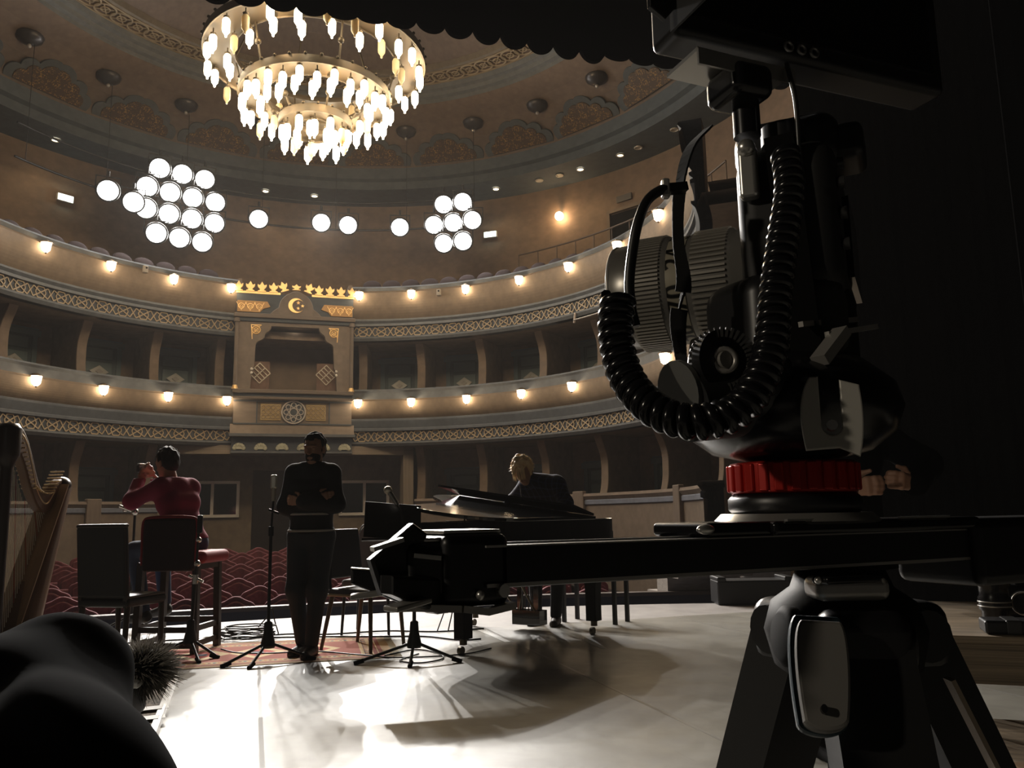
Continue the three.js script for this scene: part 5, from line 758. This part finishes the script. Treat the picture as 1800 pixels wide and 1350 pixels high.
// dark-clothed knee of a person seated next to the camera
{
  const p = thing('person', 'bent knee in dark stitched jeans of a person seated at the lower left corner', 'person', [-.30, 0, -.55]);
  const th = [bn([-.16, .90, .10], [-.075, .912, -.14], .055, .052), bn([-.075, .912, -.14], [-.01, .862, -.02], .052, .066), bn([-.16, .86, .16], [-.01, .862, -.02], .07, .068), bn([-.01, .862, -.02], [.03, .45, .02], .068, .052)];
  part('body', skin([...th, bn([.03, .45, .02], [.04, .1, .02], .045, .035), bn([.04, .06, .04], [.04, .05, -.14], .04, .03)], .03, .014, -.012), mSkin, p);
  const folds = boneSDF(th, .025, .006), f2 = (x, y, z) => folds(x, y, z) + .0035 * Math.sin((x * .6 + y * 1.3 - z * .8) * 55 + Math.sin(x * 30) * 1.5); const [lo, hi] = bounds(th, .04);
  part('jeans', netMesh(f2, lo, hi, .006), M(.0035, .0037, .0045, 1, 0, { map: grain, specularIntensity: .04 }), p);
  part('jeans_lower', skin([bn([.03, .46, .02], [.04, .12, .02], .056, .05)], .03, .012, .006), M(.008, .009, .012, .95), p); part('shoe', skin([bn([.04, .06, .06], [.04, .05, -.16], .045, .035)], .03, .01, 0, (x, y) => .02 - y), mBlack, p);
  const st = []; for (const o of [0, .01]) { let last = null; for (let i = 0; i < 70; i++) { const yy = .885 - i * .006; let x = .25; const z = .0 + o; while (f2(x, yy, z) > .0005 && x > -.1) x -= .0006; const q = [x + .0006, yy, z]; if (last && i % 1 === 0) st.push(bar(last, q.map((v, k) => last[k] + (v - last[k]) * .6), .0008, .0008, 5)); last = q; } }
  part('seam_stitches', st, M(.42, .34, .28, .8), p).userData.kind = 'stuff';
  const b = thing('low_platform', 'black platform box under the seated person outside the lower left corner', 'platform', [-.62, 0, -.08]); part('body', box(.7, .78, .6, [0, .39, 0]), mBlack, b);
}
// camcorder with furry wind cover beside the knee
{
  const c = thing('camcorder', 'small camcorder with a pale grey furry wind cover beside the knee', 'camcorder', [-0.8751, 0.6894, -1.9], 12 * R);
  part('camera_body', rbox(.10, .075, .16, .012, [-.01, -.03, 0]), mRigMatte, c); part('top_plate', [rbox(.085, .012, .05, .004, [.01, .014, .05]), ...[-.02, 0, .02].map(x => cyl(.004, .004, .006, 10, [x, .022, .05]))], M(.7, .7, .68, .3, .5), c); part('wind_core', sph(.06, [.03, .03, -.04], [1, .75, 1.1]), mBlack, c);
  const r = rng(77), q = []; for (let i = 0; i < 1500; i++) { const u = r() * 2 - 1, a = r() * Math.PI * 2, s = Math.sqrt(1 - u * u), n = [s * Math.cos(a), u, s * Math.sin(a)], b = [.03 + n[0] * .058, .03 + n[1] * .043, -.04 + n[2] * .064], l = .022 + .022 * r(), e = [b[0] + n[0] * l + (r() - .5) * .018, b[1] + n[1] * l * .8 - .006 * r() + (r() - .5) * .014, b[2] + n[2] * l + (r() - .5) * .018]; q.push(bar(b, e, .0014, .0003, 3)); }
  const f = part('fur', q, M(.22, .20, .17, .9), c); f.userData.kind = 'stuff'; part('pole', bar([0, -.06, 0], [0, .02 - c.position.y, 0], .011), mRig, c); part('pole_foot', cyl(.05, .06, .02, 20, [0, .018 - c.position.y, 0]), mRig, c);
}

// ---------------------------------------------------------------- right foreground: stacked platforms with gear, light stand
{
  const wood = (k) => M(.5 * k, .38 * k, .25 * k, .6, 0, { map: tex(256, (u, v) => .7 + .35 * (fbm(u * .25, v, 16, 4, 100) - .5) + .2 * (vnoise(u * 4, v * 90, 90, 7) - .5)) }), w1 = wood(1), w2 = wood(.75);
  const g = thing('platform_stack', 'stack of worn plywood platforms at the right edge', 'platforms', [1.58, 0, -2.62], -20 * R);
  part('top_board', box(1.5, .022, .9, [.25, .70, 0]), w1, g); for (const [x, z, w, d] of [[.25, .44, 1.5, .03], [.25, -.44, 1.5, .03], [-.485, 0, .03, .86], [.985, 0, .03, .86]]) part('frame_board', box(w, .1, d, [x, .64, z]), w2, g);
  for (const [x, z] of [[-.42, .38], [.92, .38], [-.42, -.38], [.92, -.38]]) part('corner_post', box(.07, .3, .07, [x, .45, z]), w2, g);
  part('middle_board', box(1.6, .05, .9, [.22, .29, .02]), w1, g); part('middle_edge', box(1.6, .09, .03, [.22, .23, .46]), w2, g);
  [[.17, .5, .01], [.10, .56, -.02], [.04, .62, .03]].forEach(([y, z, t], i) => part('plank', box(1.7, .045, .22, [.18 - i * .05, y, z], [0, t, 0]), i % 2 ? w2 : w1, g)); part('lower_board', box(1.6, .1, .9, [.22, .12, -.02]), w2, g); part('ground_skid', box(1.5, .07, .8, [.22, .035, -.02]), mBlack, g);
  part('scrap_board', box(.3, .02, .24, [.05, .335, .28], [0, .5, 0]), M(.3, .19, .11, .6), g);
  const at = (x, y, z) => { const c = Math.cos(-20 * R), s = Math.sin(-20 * R); return [1.72 + c * x + s * z, y, -2.75 - s * x + c * z]; };
  const l = thing('camera_lens', 'tall black camera lens standing upright on the top platform', 'lens', [1.432, 0.712, -2.543], 0); part('lens_barrel', lathe([[0, 0], [.036, 0], [.038, .004], [.038, .03], [.044, .036], [.044, .07], [.04, .074], [.04, .1], [.046, .106], [.046, .135], [.04, .14], [0, .14]], 28), mRigGloss, l); part('focus_ring', [tor(.0445, .002, 28, [0, .045, 0], [Math.PI / 2, 0, 0]), tor(.0445, .002, 28, [0, .058, 0], [Math.PI / 2, 0, 0]), tor(.0465, .002, 28, [0, .12, 0], [Math.PI / 2, 0, 0])], mAlu, l);
  const b = thing('black_case', 'flat black case at the edge of the top platform', 'case', [1.34, 0.712, -2.314], -20 * R); part('case_body', rbox(.2, .036, .1, .008, [.03, .018, 0]), mRig, b); part('case_band', rbox(.04, .038, .102, .006, [0, .019, 0]), M(.03, .03, .03, .3), b);
  const j = thing('glass_jar', 'clear glass jar behind the upright lens on the platform', 'jar', [1.72, 0.712, -2.972]); part('glass', lathe([[.03, .004], [.034, .004], [.036, .08], [.03, .1], [.03, .11], [.028, .11], [.028, .1], [.033, .08], [.031, .008], [0, .008]], 24), new THREE.MeshPhysicalMaterial({ transmission: 1, roughness: .05, thickness: 0, ior: 1.45, color: 0xffffff }), j);
  const k = thing('second_camera', 'second black camera body at the right edge on the platform', 'camera', [1.574, 0.712, -2.62], -.5); part('camera_body', rbox(.13, .1, .06, .015, [0, .05, 0]), mRig, k); part('camera_prism', rbox(.06, .04, .05, .012, [0, .115, 0]), mRig, k); part('lens_barrel', cyl(.035, .035, .07, 24, [-.01, .05, .06], [Math.PI / 2, 0, 0]), mRigGloss, k); part('lens_ring', tor(.033, .003, 24, [-.01, .05, .096]), mAlu, k);
  const s = thing('light_stand', 'thin black light stand standing behind the tripod', 'light stand', [1.374, 0, -3.98]); part('pole', bar([0, .05, 0], [0, .82, 0], .012), mRig, s); for (const a of [2.6, .55, -1.6]) { const c = Math.cos(a), q = Math.sin(a); const lg = part('leg', bar([.02 * c, .24, .02 * q], [.37 * c, .02, .37 * q], .011), mRig, s); part('rubber_foot', sph(.016, [.37 * c, .018, .37 * q]), mBlack, lg); } part('collar', cyl(.025, .025, .05, 12, [0, .25, 0]), mRig, s);
}
renderer.render(scene, camera);
